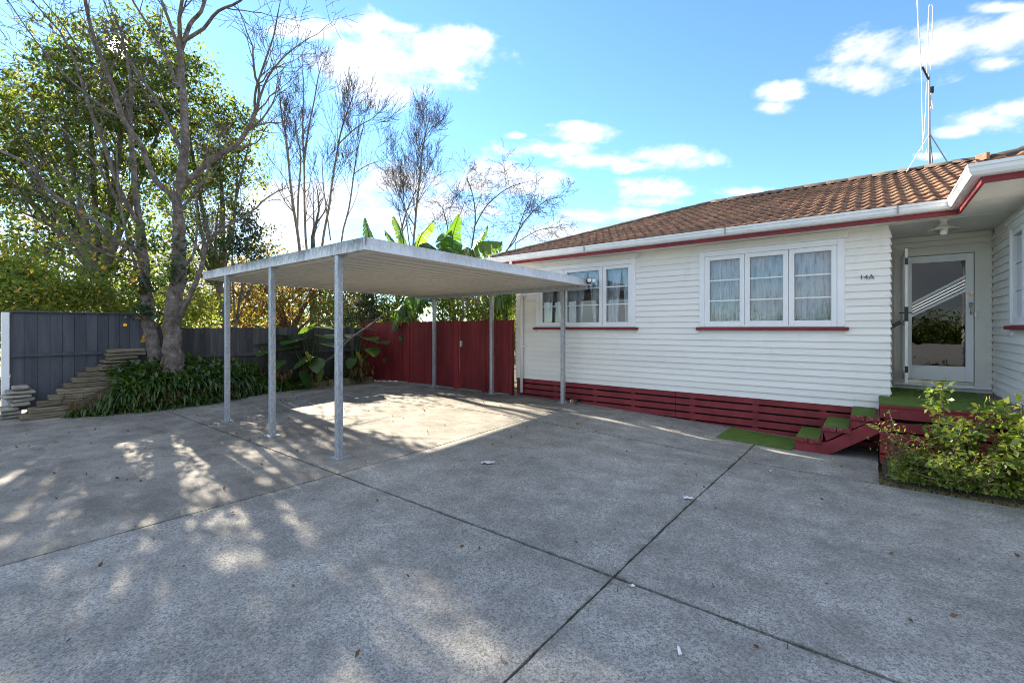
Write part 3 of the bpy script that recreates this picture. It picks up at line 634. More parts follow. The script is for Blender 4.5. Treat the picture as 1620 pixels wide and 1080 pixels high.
# one clay tile: a shallow pan and a roll, thick front edge
TW, GA = .345, .347
def tile_bm():
    bm = bmesh.new(); nn = 12; prof = []
    for i in range(nn+1):
        u = i/nn; v_ = (u*2) % 1 if u < 1 else 0; z = .020*math.exp(-((v_-.80)/.16)**2)-.012*math.sin(math.pi*min(1, v_/.6))*(v_ < .6); prof.append((u*TW*1.02, z))
    rows = []
    for (y, dz, sk) in ((-.004, .022, -.020), (-.004, .048, 0), (GA*.5, .036, 0), (GA+.03, .018, 0)):
        rows.append([bm.verts.new((x, y, z+dz)) for x, z in prof])
    for r0, r1 in zip(rows, rows[1:]):
        for i in range(nn): f = bm.faces.new((r0[i], r0[i+1], r1[i+1], r1[i])); f.smooth = True
    return bm
bm = tile_bm(); tme = bpy.data.meshes.new('roof_tile'); bm.to_mesh(tme); bm.free(); tme.materials.append(MATS['tile'])
RX = Matrix.Rotation(PIT, 4, 'X')
def tiles(x0, x1, y0, courses, planes, xlim):
    for k in range(courses):
        sl = k*GA; Y = y0-.05+sl*math.cos(PIT); Z = EAVE_Z-.03+(sl-.05/math.cos(PIT))*math.sin(PIT)
        i0 = int((x0-1)/TW); n = int((x1-x0+8)/TW)+2
        for i in range(n):
            X = (i0+i)*TW; st = 0
            if X > xlim: continue
            for (co, no) in planes:      # keep the side the normal points to
                ds = [(Vector((xx, yy, 0))-co).dot(no) for xx in (X, X+TW) for yy in (Y, Y+GA*math.cos(PIT))]
                if max(ds) < .02: st = 2
                elif min(ds) < -.001 and st < 1: st = 1
            if st == 2: continue
            mw = Matrix.Translation((X, Y, Z))@RX@Matrix.Rotation(RND.uniform(-.012, .012), 4, 'Z')
            if st == 0:
                o = bpy.data.objects.new('roof_tile', tme); o.matrix_basis = mw
            else:
                b2 = tile_bm(); b2.transform(mw)
                for (co, no) in planes: bmesh.ops.bisect_plane(b2, geom=b2.verts[:]+b2.edges[:]+b2.faces[:], plane_co=co, plane_no=no, clear_inner=True)
                if not b2.faces: b2.free(); continue
                me = bpy.data.meshes.new('cut_tile'); b2.to_mesh(me); b2.free(); me.materials.append(MATS['tile']); o = bpy.data.objects.new('roof_tile', me)
            link(o, roof)
tiles(-7.07, .9, 8.2, 12, [(Vector((-7.07, 8.2, 0)), Vector((1, -1, 0)).normalized()), (Vector((.90, 8.2, 0)), Vector((-1, 1, 0)).normalized())], 1.7)
tiles(.9, 3., 6.6, 4, [(Vector((.90, 6.6, 0)), Vector((1, -1, 0)).normalized())], 3.2)
# ridge and hip caps
def caps(p, q, n, r=.11, end=False):
    p, q = Vector(p)-Vector((0, 0, .03)), Vector(q)-Vector((0, 0, .03)); d = (q-p)/n; dn = d.normalized(); sd_ = dn.cross(Vector((0, 0, 1))).normalized(); up = sd_.cross(dn)
    for i in range(n):
        mb = MB(); a = p+d*i; b = p+d*(i+1.06)
        for (c, rr) in ((a, r*1.1), (b, r*.95)):
            for k in range(7): t_ = math.pi*k/6; mb.v.append(tuple(c+sd_*math.cos(t_)*rr*1.15+up*(math.sin(t_)*rr*.8-.02)))
        mb.f += [(k, k+1, 8+k, 7+k) for k in range(6)]+[tuple(range(6, -1, -1))]
        mb.build('ridge_cap', 'dark_cap', roof, True)
caps((-7.11, 8.16, EAVE_Z+.0), (-3.17, 12.1, ZR+.02), 14); caps((-3.17, 12.1, ZR+.02), (4.79, 12.1, ZR+.02), 20); caps((.93, 6.63, EAVE_Z+.015), (4.79, 10.5, ZR+.02), 13)
MB().obox((.885, 6.585, EAVE_Z+.035), (.035, -.035, 0), (.014, .014, 0), (0, 0, .035)).build('cap_end', 'tile', roof)
# house number
def text(s, size, name, mat, loc, rot, parent, ext=.003):
    cu = bpy.data.curves.new('t', 'FONT'); cu.body = s; cu.size = size; cu.extrude = ext; cu.align_x = 'CENTER'; cu.space_character = 1.1
    to = bpy.data.objects.new('t', cu); COL.objects.link(to); bpy.context.view_layer.update()
    me = bpy.data.meshes.new_from_object(to.evaluated_get(bpy.context.evaluated_depsgraph_get())); bpy.data.objects.remove(to)
    mt = Matrix.Translation(loc)@Euler(rot).to_matrix().to_4x4(); me.transform(mt); me.materials.clear(); me.materials.append(MATS[mat])
    o = bpy.data.objects.new(name, me); link(o, parent); return o
zb = Z0+math.floor((2.45-Z0)/COV)*COV
nb = text('14A', .10, 'house_number', 'number_blue', (-.055, WY-.022, 2.425), (math.pi/2, 0, 0), house); nb['label'] = 'blue house number 14A'

# net curtains behind the windows
def curtain(s0, s1, z0, z1, mapf, label, waves, amp=.022, gap=None):
    n = 90; mb = MB(); ph = RND.uniform(0, 6)
    for i in range(n+1):
        u = i/n; s = s0+(s1-s0)*u
        for j in range(9):
            v = j/8; a = amp*(.35+.65*(1-v))
            w = a*(math.sin(u*waves*6.283+ph)+.5*math.sin(u*waves*2.3*6.283+ph*2+v*.8))
            x = s
            if gap:
                g0, gw = gap; k = (1-v)**.8*gw; x = s+(k if s > g0 else -k)*max(0, 1-abs(s-g0)/.5)
            mb.v.append(mapf(x, -.13+w, z0+(z1-z0)*v))
    for i in range(n):
        if gap and abs(s0+(s1-s0)*(i+.5)/n-gap[0]) < (s1-s0)/n*.6: continue
        for j in range(8): a = i*9+j; mb.f.append((a, a+9, a+10, a+1))
    o = mb.build('net_curtain', 'net_curtain', smooth=True); tag(o, label, 'curtain', 'net curtains in the windows')
    return o
curtain(-2.36, -1.72, 1.80, 2.95, mapA, 'gathered net curtain in left light of the window beside the house number', 7)
curtain(-1.70, -1.07, 1.80, 2.95, mapA, 'smooth net curtain in middle light of the window beside the house number', 4, .022)
curtain(-1.05, -.42, 1.80, 2.95, mapA, 'net curtain in right light of the window beside the house number', 5, gap=None)
curtain(-6.02, -5.37, 1.80, 2.96, mapA, 'net curtain in left light of the window behind the carport post', 5, gap=(-5.7, .1))
curtain(-5.35, -4.42, 1.80, 2.96, mapA, 'parted net curtain in wide middle light of the window behind the carport', 7, gap=(-4.85, .14))
curtain(-4.40, -3.75, 1.80, 2.96, mapA, 'net curtain in right light of the window behind the floodlight', 6, gap=(-4.05, .08))
curtain(7.45, 8.66, 1.82, 2.95, mapW, 'net curtain in the projecting wing window', 8)

# porch lamp
lp = thing('porch_lamp', (.79, 8.67, SOF-.2), 'white ceiling lamp with fluted glass shade under the porch soffit', 'lamp')
MB().lathe((.79, 8.67, SOF), [(.0, -.02), (.055, -.02), (.055, 0)], 16).build('ceiling_rose', 'lamp_glass', lp, True)
MB().lathe((.79, 8.67, SOF), [(.035, -.02), (.045, -.06), (.075, -.10), (.165, -.135), (.162, -.14), (.07, -.112), (.03, -.1)], 24).build('lamp_shade', 'lamp_glass', lp, True)
MB().lathe((.79, 8.67, SOF), [(.03, -.1), (.04, -.13), (.042, -.19), (.03, -.205), (.0, -.207)], 16).build('lamp_bulb', 'lens', lp, True)

# ------------------------------------------------------------------ deck and steps
DZ = .70
dk = thing('porch_deck', (.75, 7.7, 0), 'dark red timber porch deck in front of the glazed door', 'deck')
for k, (z0, z1) in enumerate(((.52, .665), (.355, .475), (.205, .33), (.055, .18), (-.085, .03))):
    b = MB().box(.085, 2.6, 7.655+(.02 if k else 0), 7.70, z0, z1).build('front_board', 'red_paint', dk); bevel(b, .004)
    MB().box(.085-.0, .125, 7.702, 8.58, z0, z1).build('side_board', 'red_paint', dk)
for x in (.13, 1.3, 2.5): MB().box(x, x+.09, 7.702, 7.79, -.12, .63).build('deck_post', 'red_paint', dk)
MB().box(.13, 2.5, 7.9, 7.92, -.12, .6).build('deck_shade_panel', 'dark', dk)  # darkness under the deck, painted as a near-black sheet behind its boards
for k in range(16):
    y = 7.64+k*.145; x1 = 1.40 if y > 7.0 else 2.6
    b = MB().box(.08 if y < 8.5 else .235, WX-.012, y, y+.139, .667, .695).build('deck_board', 'red_paint' if k < 1 else 'timber_worn', dk)
mb = MB(); mb.box(.085, 1.24, 7.66, 8.55, .6965, .708); mb.box(.235, 1.24, 8.55, DY-.075, .6965, .708)
tag(mb.build('turf_mat', 'turf'), 'large artificial grass mat covering the porch deck', 'mat', 'artificial grass mats')
st = thing('porch_steps', (-.4, 8.1, 0), 'three red timber steps with grass-covered treads beside the house wall', 'steps')
ST = [(-.87, .125), (-.54, .32), (-.225, .515)]
for i, (x, z) in enumerate(ST):
    for j in range(2):
        b = MB().box(x+.002+.16*j, x+.155+.16*j, 7.69, 8.55, z-.065, z-.004).build('tread', 'red_worn', st); bevel(b, .006)
    MB().box(x+.01, x+.29 if i < 2 else .05, 7.71, 8.54, z-.003, z+.008).build('turf_strip', 'turf', st)
    MB().box(x+.31, x+.33, 7.76, 8.5, z-.06, z+.12).build('riser', 'red_paint', st)
for y in (7.72, 8.48):
    mb = MB(); mb.extrude([(-.885, y, zg(-.8, 7.7)), (-.47, y, zg(-.5, 7.7)-.01), (.08, y, .30), (.08, y, .50), (-.50, y, .09), (-.86, y, .062)], (0, .045, 0)); bevel(mb.build('stringer', 'red_paint', st), .005)
    mb = MB(); mb.extrude([(-.50, y+.01, .11), (-.22, y+.01, .31), (-.22, y+.01, .255), (-.54, y+.01, .255)], (0, .03, 0)); mb.build('bracket', 'red_paint', st)
    mb = MB(); mb.extrude([(-.20, y+.01, .32), (.07, y+.01, .50), (.07, y+.01, .45), (-.22, y+.01, .45)], (0, .03, 0)); mb.build('bracket', 'red_paint', st)
mt = sheet(-1.93, -.90, 7.62, 8.50, .012, 12, 10, .010, .006); tag(mt.build('turf_mat', 'turf'), 'small artificial grass mat on the concrete at the foot of the steps', 'mat', 'artificial grass mats')

# ------------------------------------------------------------------ carport
cp = thing('carport', (-7.5, 5.8, 0), 'flat-roofed white steel carport on six galvanised posts', 'carport')
CN = {'fl': Vector((-10.3, 3.17, 2.65)), 'fr': Vector((-4.80, 3.17, 2.65)), 'br': Vector((-4.60, 8.48, 2.565)), 'bl': Vector((-10.06, 8.48, 2.565))}
def cpt(u, v, z=0): return (CN['fl']*(1-u)*(1-v)+CN['fr']*u*(1-v)+CN['br']*u*v+CN['bl']*(1-u)*v)+Vector((0, 0, z))
def fasc(a, b, mat, nrm, h=.155):
    a, b = Vector(a), Vector(b); d = (b-a).normalized(); n = Vector(nrm); mb = MB(); zv = Vector((0, 0, 1))
    for (z0, z1, o) in ((0, .052, .0), (.052, .107, -.006), (.107, h, -.012)):
        p = a+n*o; q = b+n*o; t_ = -n*.02
        mb.hexa([p+zv*z0, q+zv*z0, q+t_+zv*z0, p+t_+zv*z0, p+zv*z1, q+zv*z1, q+t_+zv*z1, p+t_+zv*z1])
    return mb.build('fascia', mat, cp)
fasc(CN['fl'], CN['fr'], 'fascia_mould', (0, -1, 0)); fasc(CN['fr']+Vector((.001, .001, 0)), CN['br'], 'fascia_clean', (1, 0, 0)); fasc(CN['bl'], CN['fl']+Vector((0, .001, 0)), 'fascia_clean', (-1, 0, 0))
# decking: trapezoidal trays running front to back
NT = 20
for i in range(NT):
    u0 = .006+.988*i/NT; u1 = .006+.988*(i+1)/NT; w = u1-u0; mb = MB(); prof = [(0, .085), (.11, .085), (.15, .012), (.44, .012), (.85, .012), (.89, .085), (1.0, .085)]
    for v in (.004, .985):
        for (f, z) in prof: mb.v.append(tuple(cpt(u0+w*f, v, z)))
    k = len(prof); n0 = 0
    for v in (.004, .985):
        for (f, z) in prof: mb.v.append(tuple(cpt(u0+w*f, v, z+.003)))
    for j in range(k-1): mb.f += [(j, k+j, k+j+1, j+1), (2*k+j, 2*k+j+1, 3*k+j+1, 3*k+j)]
    mb.f += [(j, j+1, 2*k+j+1, 2*k+j) for j in range(k-1)]
    mb.build('roof_tray', 'deck_steel', cp)
def beam(a, b, h, w, mat='galvanised', name='beam'):
    a, b = Vector(a), Vector(b); d = (b-a).normalized(); n = d.cross(Vector((0, 0, 1)))*w; z = Vector((0, 0, h)); mb = MB()
    mb.hexa([a-n-z, b-n-z, b+n-z, a+n-z, a-n, b-n, b+n, a+n]); return mb.build(name, mat, cp)
vb = (8.30-3.17)/(8.48-3.17)
beam(cpt(.0, vb, .018), cpt(1.0, vb, .018), .095, .028)
beam(cpt(.012, .03, .018), cpt(.99, .03, .018), .03, .03, 'deck_steel')
POST = [(-9.19, 3.215, 0), (-7.39, 3.22, 0), (-5.46, 3.22, 0), (-9.30, 8.30, 1), (-7.23, 8.30, 1), (-5.20, 8.30, 1)]
for (x, y, bk) in POST:
    v = (y-3.17)/(8.48-3.17); u = .5; zt = 2.65-.085*v-(.0 if not bk else .078); z0 = zg(x, y); h = .041
    mb = MB(); mb.box(x-h, x+h, y-h, y+h, z0+.001, zt); po = mb.build('post', 'galvanised', cp); bevel(po, .009, 2)
    b = MB().box(x-.10, x+.10, y-.085, y+.085, z0+.0015, z0+.014).build('base_plate', 'galvanised', po)
    for sx in (-1, 1): MB().lathe((x+sx*.075, y-.0, z0+.014), [(.013, 0), (.013, .016), (.006, .018), (.006, .034), (0, .034)], 6).build('bolt', 'galvanised', po)
# twin floodlight and sensor
fl = thing('floodlight', (-4.6, 8.3, 2.6), 'black twin floodlight on the carport corner near the window', 'floodlight')
c0 = at(931, 446, 9.35); mb = MB().box(c0.x-.05, c0.x+.03, c0.y-.03, c0.y+.06, c0.z-.03, c0.z+.05); mb.build('bracket', 'black_plastic', fl)
for k, px in enumerate((932.5, 939.5)):
    c = at(px, 443+k*.4, 9.25); d = (Vector((.55, -1, -.12))).normalized(); mb = MB(); mb.tube([c-d*.07, c-d*.03, c+d*.02, c+d*.05], [.02, .045, .052, .052], 14); hd = mb.build('lamp_head', 'black_plastic', fl, True)
    MB().tube([c+d*.05, c+d*.053], [.044, .042], 14).build('lamp_lens', 'lens', hd)
c = at(908, 447, 9.5); mb = MB(); mb.obox(c, (.10, .03, -.04), (0, .03, .0), (.012, .0, .045)); mb.obox(c+Vector((-.07, -.02, .03)), (.04, .0, 0), (0, .04, .0), (.0, .0, .04))
mo = mb.build('motion_sensor', 'black_plastic'); bevel(mo, .01); tag(mo, 'small black motion sensor under the carport edge', 'sensor')
wr = MB(); wr.tube(smooth_pts([at(912, 452, 9.5), at(916, 468, 9.5), at(922, 475, 9.45), at(928, 466, 9.4), at(932, 452, 9.35)], 4), .004, 4); wr.tube(smooth_pts([at(930, 450, 9.3), at(936, 462, 9.3), at(940, 450, 9.27)], 4), .004, 4); wr.build('cable', 'black_plastic', fl)

# ------------------------------------------------------------------ fences
def grey_fence(name, y0, y1, zt, mat, label, z0, capd, rail):
    f = thing(name, (-13, (y0+y1)/2, 0), label, 'fence'); n = int((y1-y0)/.166)
    for k in range(n):
        a = y0+(y1-y0)*k/n; b = a+(y1-y0)/n; j = RND.uniform(-.012, .012) if not capd else 0; d = RND.uniform(0, .006)
        MB().box(-13.02-d, -13-d, a+.003, b-.003, z0, zt+j).build('board', mat, f)
    if capd: bevel(MB().box(-13.08, -12.94, y0, y1, zt+.002, zt+.035).build('cap_rail', mat, f), .006); MB().box(-13.05, -13.028, y0, y1, z0, zt-.02).build('backing', mat, f)
    for r in rail: MB().box(-12.998, -12.955, y0+.01, y1-.01, r-.035, r+.035).build('rail', mat, f)
    for y in np.arange(y0+.3, y1, 2.2): MB().box(-13.13, -13.032 if not capd else -13.052, y-.05, y+.05, -.1, zt-.03).build('fence_post', mat, f)
    return f
grey_fence('board_fence', .80, 2.95, 2.0, 'fence_grey', 'taller smooth grey board fence with capping rail left of the tree', .1, True, (1.17,))
grey_fence('board_fence', 2.97, 8.55, 1.70, 'fence_dark', 'lower weathered dark grey paling fence behind the carport', .0, False, (1.0,))
# white panel at the far left edge
wp = thing('white_gate', (-13, .1, 0), 'white painted gate panel at the left end of the grey fence', 'gate')
bevel(MB().box(-13.06, -12.94, .68, .785, -.1, 2.0).build('gate_post', 'white_paint', wp), .006)
for k in range(9): MB().box(-13.02, -12.98, -.9+k*.174, -.9+k*.174+.17, .05, 1.96).build('board', 'white_paint', wp)
# red fence and gate
def red_panel(root, x0, x1, z1, pitch=.046, yy=8.50):
    n = max(1, int(round((x1-x0)/pitch)))
    for k in range(n):
        a = x0+(x1-x0)*k/n; w = (x1-x0)/n; d = RND.uniform(0, .008); zb_ = zg(a, 8.5)+.035+RND.uniform(0, .015)
        MB().box(a+.003, a+w-.003, yy+d, yy+.016+d, zb_, z1+RND.uniform(-.008, .008)).build('picket', 'red_fence', root)
    for z in (.45, 1.55): MB().box(x0, x1, yy+.026, yy+.07, z-.04, z+.04).build('rail', 'red_fence', root)
rf = thing('picket_fence', (-10.3, 8.5, 0), 'tall dark red close picket fence behind the carport, left of the gate', 'fence')
red_panel(rf, -12.95, -10.66, 1.87); red_panel(rf, -10.60, -8.72, 1.88)
for x in (-12.97, -10.63): MB().box(x-.028, x+.028, 8.485, 8.56, -.05, 1.885).build('fence_post', 'red_fence', rf)
MB().box(-8.72, -8.56, 8.465, 8.57, zg(-8.6, 8.5)-.02, 1.89).build('fence_post', 'red_fence', rf)
rg = thing('picket_gate', (-8.1, 8.5, 0), 'dark red picket gate with a pale latch patch between two posts', 'gate')
red_panel(rg, -8.54, -7.73, 1.875, .05, 8.515); MB().box(-8.52, -8.47, 8.495, 8.514, 1.20, 1.36).build('latch_plate', 'paper_pink', rg); MB().box(-8.46, -8.43, 8.49, 8.513, 1.21, 1.36).build('latch', 'rope_grey', rg)
rf2 = thing('picket_fence', (-7.2, 8.5, 0), 'short dark red picket fence panel between the gate and the house', 'fence')
red_panel(rf2, -7.58, -6.83, 1.885); MB().box(-7.72, -7.585, 8.465, 8.57, zg(-7.6, 8.5)-.02, 1.89).build('fence_post', 'red_fence', rf2); MB().box(-6.83, -6.735, 8.47, 8.56, zg(-6.7, 8.5)-.02, 1.895).build('fence_post', 'red_fence', rf2)

# sleepers stacked as a stepped retaining wall
sl = thing('sleeper_wall', (-12.2, 1.4, 0), 'stepped stack of weathered timber sleepers at the bed end', 'retaining wall')
n = 9
for k in range(n):
    z = .005+k*.098; ys = .86+.125*k+RND.uniform(-.03, .03); x = -12.10-.065*k+RND.uniform(-.02, .02)
    b = MB().box(x-.34, x, ys, ys+RND.uniform(1.3, 1.6), z, z+.094).build('sleeper', 'sleeper', sl); bevel(b, .012)
pile = thing('slab_pile', (-12.8, 2.25, .8), 'pile of flat weathered slabs against the grey fence, above the sleepers', 'pile')
for k in range(6):
    z = .80+k*.075; ys = 1.95+RND.uniform(0, .10)+.03*k; mb = MB(); th_ = RND.uniform(-.12, .12); hl = RND.uniform(.20, .34); mb.obox((-12.72+RND.uniform(-.03, .03), ys+.3, z+.034), (.17, -.17*th_, RND.uniform(-.006, .006)), (hl*th_, hl, RND.uniform(-.012, .012)), (0, 0, RND.uniform(.026, .035))); bevel(mb.build('slab', 'sleeper', pile), .012)
ss = thing('stone_stack', (-12.75, .75, 0), 'pale flat stones stacked at the foot of the white gate', 'stone stack')
for k in range(8):
    z = .0+k*.075; ys = .60+RND.uniform(-.03, .05)+(.0 if k < 3 else .12); mb = MB(); th_ = RND.uniform(-.2, .2); hl = RND.uniform(.11, .20); mb.obox((-12.72+RND.uniform(-.05, .05), ys+.15, z+.034), (.20, -.20*th_, RND.uniform(-.008, .008)), (hl*th_, hl, RND.uniform(-.01, .01)), (0, 0, RND.uniform(.026, .035))); bevel(mb.build('stone', 'stone', ss), .018)

# ------------------------------------------------------------------ main tree
LS = .54
def limb(mb, pts, w0, w1, n=8, k=3):
    P = [at(*p) for p in pts]; P = smooth_pts(P, k); F = pts[0][2]; r = [x*F/FPX/2*LS for x in lerpl((w0, w1), len(P))]
    for i in range(1, len(P)-1): P[i] += rv(r[i]*.10)
    mb.tube(P, r, n, cap=False); return P, r
mt_ = thing('bare_tree', at(268, 590, 10.0), 'large grey two-stemmed tree with bare upper limbs in the raised bed', 'tree')
tr = MB()
stems = [([(278,610,10),(276,575,10),(272,530,10),(275,480,10),(282,430,10),(284,385,10),(282,345,10)], 52, 30),
         ([(246,600,10.1),(244,560,10.1),(236,510,10.15),(230,460,10.2),(226,410,10.25),(222,360,10.3)], 38, 24),
         ([(282,345,10),(281,310,10),(289,270,10.05),(293,225,10.1),(291,170,10.2),(287,120,10.3),(285,75,10.35)], 26, 17)]
for P_, a, b in stems: limb(tr, P_, a, b, 12, 4)
# root flare
for a in range(7):
    th = a*.9+.2; b0 = at(268, 588, 10.0); tr.tube([b0+Vector((math.cos(th)*.26, math.sin(th)*.22, -.15)), b0+Vector((math.cos(th)*.17, math.sin(th)*.14, .05)), b0+Vector((math.cos(th)*.10, math.sin(th)*.08, .40))], [.07, .075, .03], 8, cap=False)
trunk = tr.build('trunk', 'bark_main', mt_, True)
LIMBS = [([(287,78,10.35),(300,40,10.4),(318,18,10.4),(330,-20,10.5),(345,-70,10.6)], 13, 6), ([(286,78,10.35),(284,30,10.2),(290,-20,10.2),(288,-90,10.2)], 13, 5),
 ([(290,66,10.3),(322,45,10.1),(345,18,9.9),(380,2,9.7),(410,-25,9.6)], 11, 4), ([(283,80,10.35),(270,40,10.5),(255,0,10.7),(240,-50,10.8)], 11, 4),
 ([(283,305,10),(305,280,9.9),(340,250,9.8),(375,228,9.7),(398,195,9.6),(408,165,9.55)], 18, 10), ([(405,182,9.6),(403,150,9.5),(415,110,9.4),(432,60,9.3),(440,20,9.2)], 8, 3), ([(408,165,9.55),(425,120,9.7),(455,85,9.8),(490,60,9.9)], 7, 2.5),
 ([(276,310,10),(250,290,9.8),(235,262,9.7),(222,228,9.6),(196,190,9.5),(180,140,9.4),(158,85,9.3),(140,30,9.2),(133,-20,9.1)], 17, 7),
 ([(287,240,10.05),(262,185,10.3),(235,140,10.6),(205,95,10.8),(180,40,11)], 12, 5), ([(284,140,10.2),(262,90,10.5),(240,50,10.7),(212,5,10.9),(190,-40,11)], 10, 4),
 ([(222,362,10.3),(214,310,10.3),(212,260,10.4),(206,200,10.4),(208,140,10.5),(200,90,10.5)], 18, 7), ([(222,362,10.3),(190,300,10),(165,230,9.8),(140,165,9.6),(120,100,9.5),(95,50,9.4)], 14, 5),
 ([(225,400,10.25),(180,380,9.9),(150,350,9.7),(110,325,9.5),(75,300,9.4),(50,265,9.3),(15,245,9.2),(-40,225,9.1)], 15, 6), ([(224,385,10.3),(180,350,10.6),(130,320,11),(100,280,11.2),(60,250,11.4)], 10, 4),
 ([(225,415,10.25),(170,402,10),(125,372,9.8),(95,360,9.7)], 9, 4),
 ([(286,500,10),(300,470,9.9),(318,425,9.8),(325,395,9.7),(335,375,9.6),(355,360,9.5),(385,345,9.4)], 16, 6), ([(284,430,10),(305,405,9.9),(312,360,9.9),(310,320,9.8)], 9, 4),
 ([(288,330,10),(315,295,9.7),(328,270,9.6),(326,235,9.5)], 8, 3), ([(240,470,10.1),(215,420,10.0),(198,360,9.9),(188,300,9.9),(185,240,9.9)], 9, 4), ([(236,440,10.1),(206,380,10.5),(186,320,10.6),(160,270,10.7),(110,215,10.8),(60,170,10.9)], 10, 3),
 ([(196,190,9.5),(150,160,9.3),(105,120,9.2),(60,70,9.1),(12,0,9)], 7, 2.5), ([(180,140,9.4),(140,100,9.5),(100,40,9.5),(50,-20,9.5)], 6, 2.5)]
o_t = dict(wig=.20, up=.05, taper=.55, max=2, kids=[3, 3], ang=(.45, 1.1), len=(.45, .75), rr=.62, rmin=.0045, t0=.3)
lb = MB()
for P_, a, b in LIMBS:
    P, r = limb(lb, P_, a, b, 7, 3); n = len(P)
    for j in range(5):
        i = RND.randrange(n//3, n); d = (P[i]-P[i-1]).normalized(); ax = d.orthogonal(); ax.rotate(Matrix.Rotation(RND.uniform(0, 6.28), 3, d)); nd = d.copy(); nd.rotate(Matrix.Rotation(RND.uniform(.5, 1.0), 3, ax))
        grow(lb, P[i], nd+Vector((0, 0, .25)), RND.uniform(.5, .95), r[i]*.5, 0, o_t)
    grow(lb, P[-1], (P[-1]-P[-2]), .9, r[-1]*.9, 0, o_t)
lb.build('limbs', 'bark_main', mt_, True)
def pb(px, py, F, rpx, k, dz=1.): r = rpx*F/FPX; return (tuple(at(px, py, F)), (r, r, r*dz), k)
# ivy and a few leaves on the stems
C = clumps([pb(235, 440, 9.9, 30, 14), pb(285, 430, 9.8, 22, 10), pb(228, 490, 9.9, 22, 12), pb(270, 395, 9.8, 25, 8), pb(240, 380, 9.9, 25, 8), pb(205, 450, 9.8, 25, 8)], 11, 16, .12)
leaves('ivy', C, .085, 'leaf_dark', mt_, 12, .8)
C = clumps([pb(100, 380, 9.6, 90, 26), pb(60, 330, 9.6, 70, 14), pb(170, 390, 9.8, 60, 16), pb(40, 420, 9.7, 50, 12), pb(240, 340, 9.9, 60, 10)], 13, 14, .2)
leaves('leaves', C, .10, 'leaf_mid', mt_, 14, .7)
C = clumps([pb(90, 390, 9.5, 120, 30), pb(200, 400, 9.7, 50, 12), pb(20, 400, 9.6, 50, 10), pb(262, 520, 9.75, 30, 6)], 15, 3, .25)
leaves('yellow_leaves', C, .10, 'leaf_yellow', mt_, 16, .8)

# ------------------------------------------------------------------ trees and shrubs beyond the fences
def leafy(name, base, label, cat, blobs, L, mat, seed, per=36, sd=.22, trunk_r=.12, wid=.45, nb=7, bark='bark_brown', group=None):
    e = thing(name, base, label, cat, group); C = clumps(blobs, seed, per, sd); b = Vector(base); mb = MB()
    cs = [Vector(c[0]) for c in blobs]
    top = sum(cs, Vector())/len(cs); fk = b.lerp(top, .45); mb.tube(smooth_pts([b, b.lerp(fk, .5)+rv(.06), fk], 3), lerpl((trunk_r, trunk_r*.75), 7), 8, cap=False)
    for c in cs[:nb*3]:
        q = c+rv(.2); m_ = fk.lerp(q, .5)+Vector((0, 0, .2))+rv(.15); P = smooth_pts([fk, m_, q], 4); mb.tube(P, lerpl((trunk_r*.55, .012), len(P)), 5, cap=False)
        for j in range(4): grow(mb, P[RND.randrange(3, len(P))], rv(1), .7, .018, 1, dict(wig=.2, up=.05, taper=.5, max=2, kids=[2], ang=(.4, 1), len=(.5, .8), rr=.6, rmin=.005))
    mb.build('trunk', bark, e, True); leaves('crown', C, L, mat, e, seed+1, wid); return e
EV = [(150,95,80,50),(235,85,70,44),(100,160,80,46),(190,150,80,52),(270,150,60,34),(60,200,70,40),(150,215,90,56),(235,220,70,40),(40,270,70,36),(110,285,80,44),(200,290,70,36),(20,150,40,12),(0,220,60,26),(-60,260,90,40),(-80,180,80,30),(40,330,60,22),(120,350,60,22),(190,345,50,18),(20,390,50,18),(100,395,50,16)]
leafy('evergreen_tree', (-15.6, 3.2, -.15), 'tall dense evergreen tree behind the grey fence with the sun shining through', 'tree', [pb(x, y, 13.2+RND.uniform(-1, 1), r, int(k*2.1)) for x, y, r, k in EV], .135, 'leaf_evergreen', 21, 30, .19, .2)
EV2 = [(300,110,40,18),(330,180,45,22),(345,225,50,28),(380,205,38,16),(310,260,55,28),(370,270,50,26),(330,320,55,26),(280,330,50,20),(250,400,60,20),(310,400,50,18)]
leafy('evergreen_tree', (-16.6, 6.0, -.15), 'lighter evergreen tree behind the fence, right of the grey tree trunk', 'tree', [pb(x, y, 15.0+RND.uniform(-.7, .7), r, int(k*2.6)) for x, y, r, k in EV2], .13, 'leaf_evergreen', 23, 28, .18, .16)
leafy('dark_shrub', (-14.3, 5.0, -.1), 'dark leafy branch cluster just above the carport left corner', 'shrub', [pb(x, y, 12.6, r, k) for x, y, r, k in ((385,350,24,16),(400,378,30,22),(372,385,24,12),(405,405,20,8))], .12, 'leaf_dark', 25, 26, .14, .05)
leafy('lime_shrub', (-14.8, .6, -.1), 'sunlit yellow-green shrub above the tall grey fence at left', 'shrub', [pb(x, y, 11.0+RND.uniform(-.5, .5), r, k) for x, y, r, k in ((20,430,45,40),(70,450,45,40),(-30,440,50,36),(115,465,35,28),(150,470,30,18),(40,475,50,40),(-60,470,50,20),(95,480,40,26))], .11, 'leaf_lime', 27, 60, .19, .05)
leafy('yellow_shrub', (-14.9, 3.4, -.1), 'yellow-green foliage behind the tree trunk', 'shrub', [pb(x, y, 12.5+RND.uniform(-.5, .5), r, k) for x, y, r, k in ((190,440,40,24),(210,480,40,24),(300,470,35,24),(265,430,40,18),(160,440,35,16),(310,500,30,14),(180,490,35,16))], .13, 'leaf_lime', 29, 46, .22, .06)
AU = [(345,450,45,20),(395,445,45,22),(450,440,45,24),(490,450,40,22),(530,460,35,16),(370,490,45,20),(430,485,45,20),(480,490,40,16),(330,490,30,14),(420,420,50,14),(540,490,30,14),(570,470,24,10)]
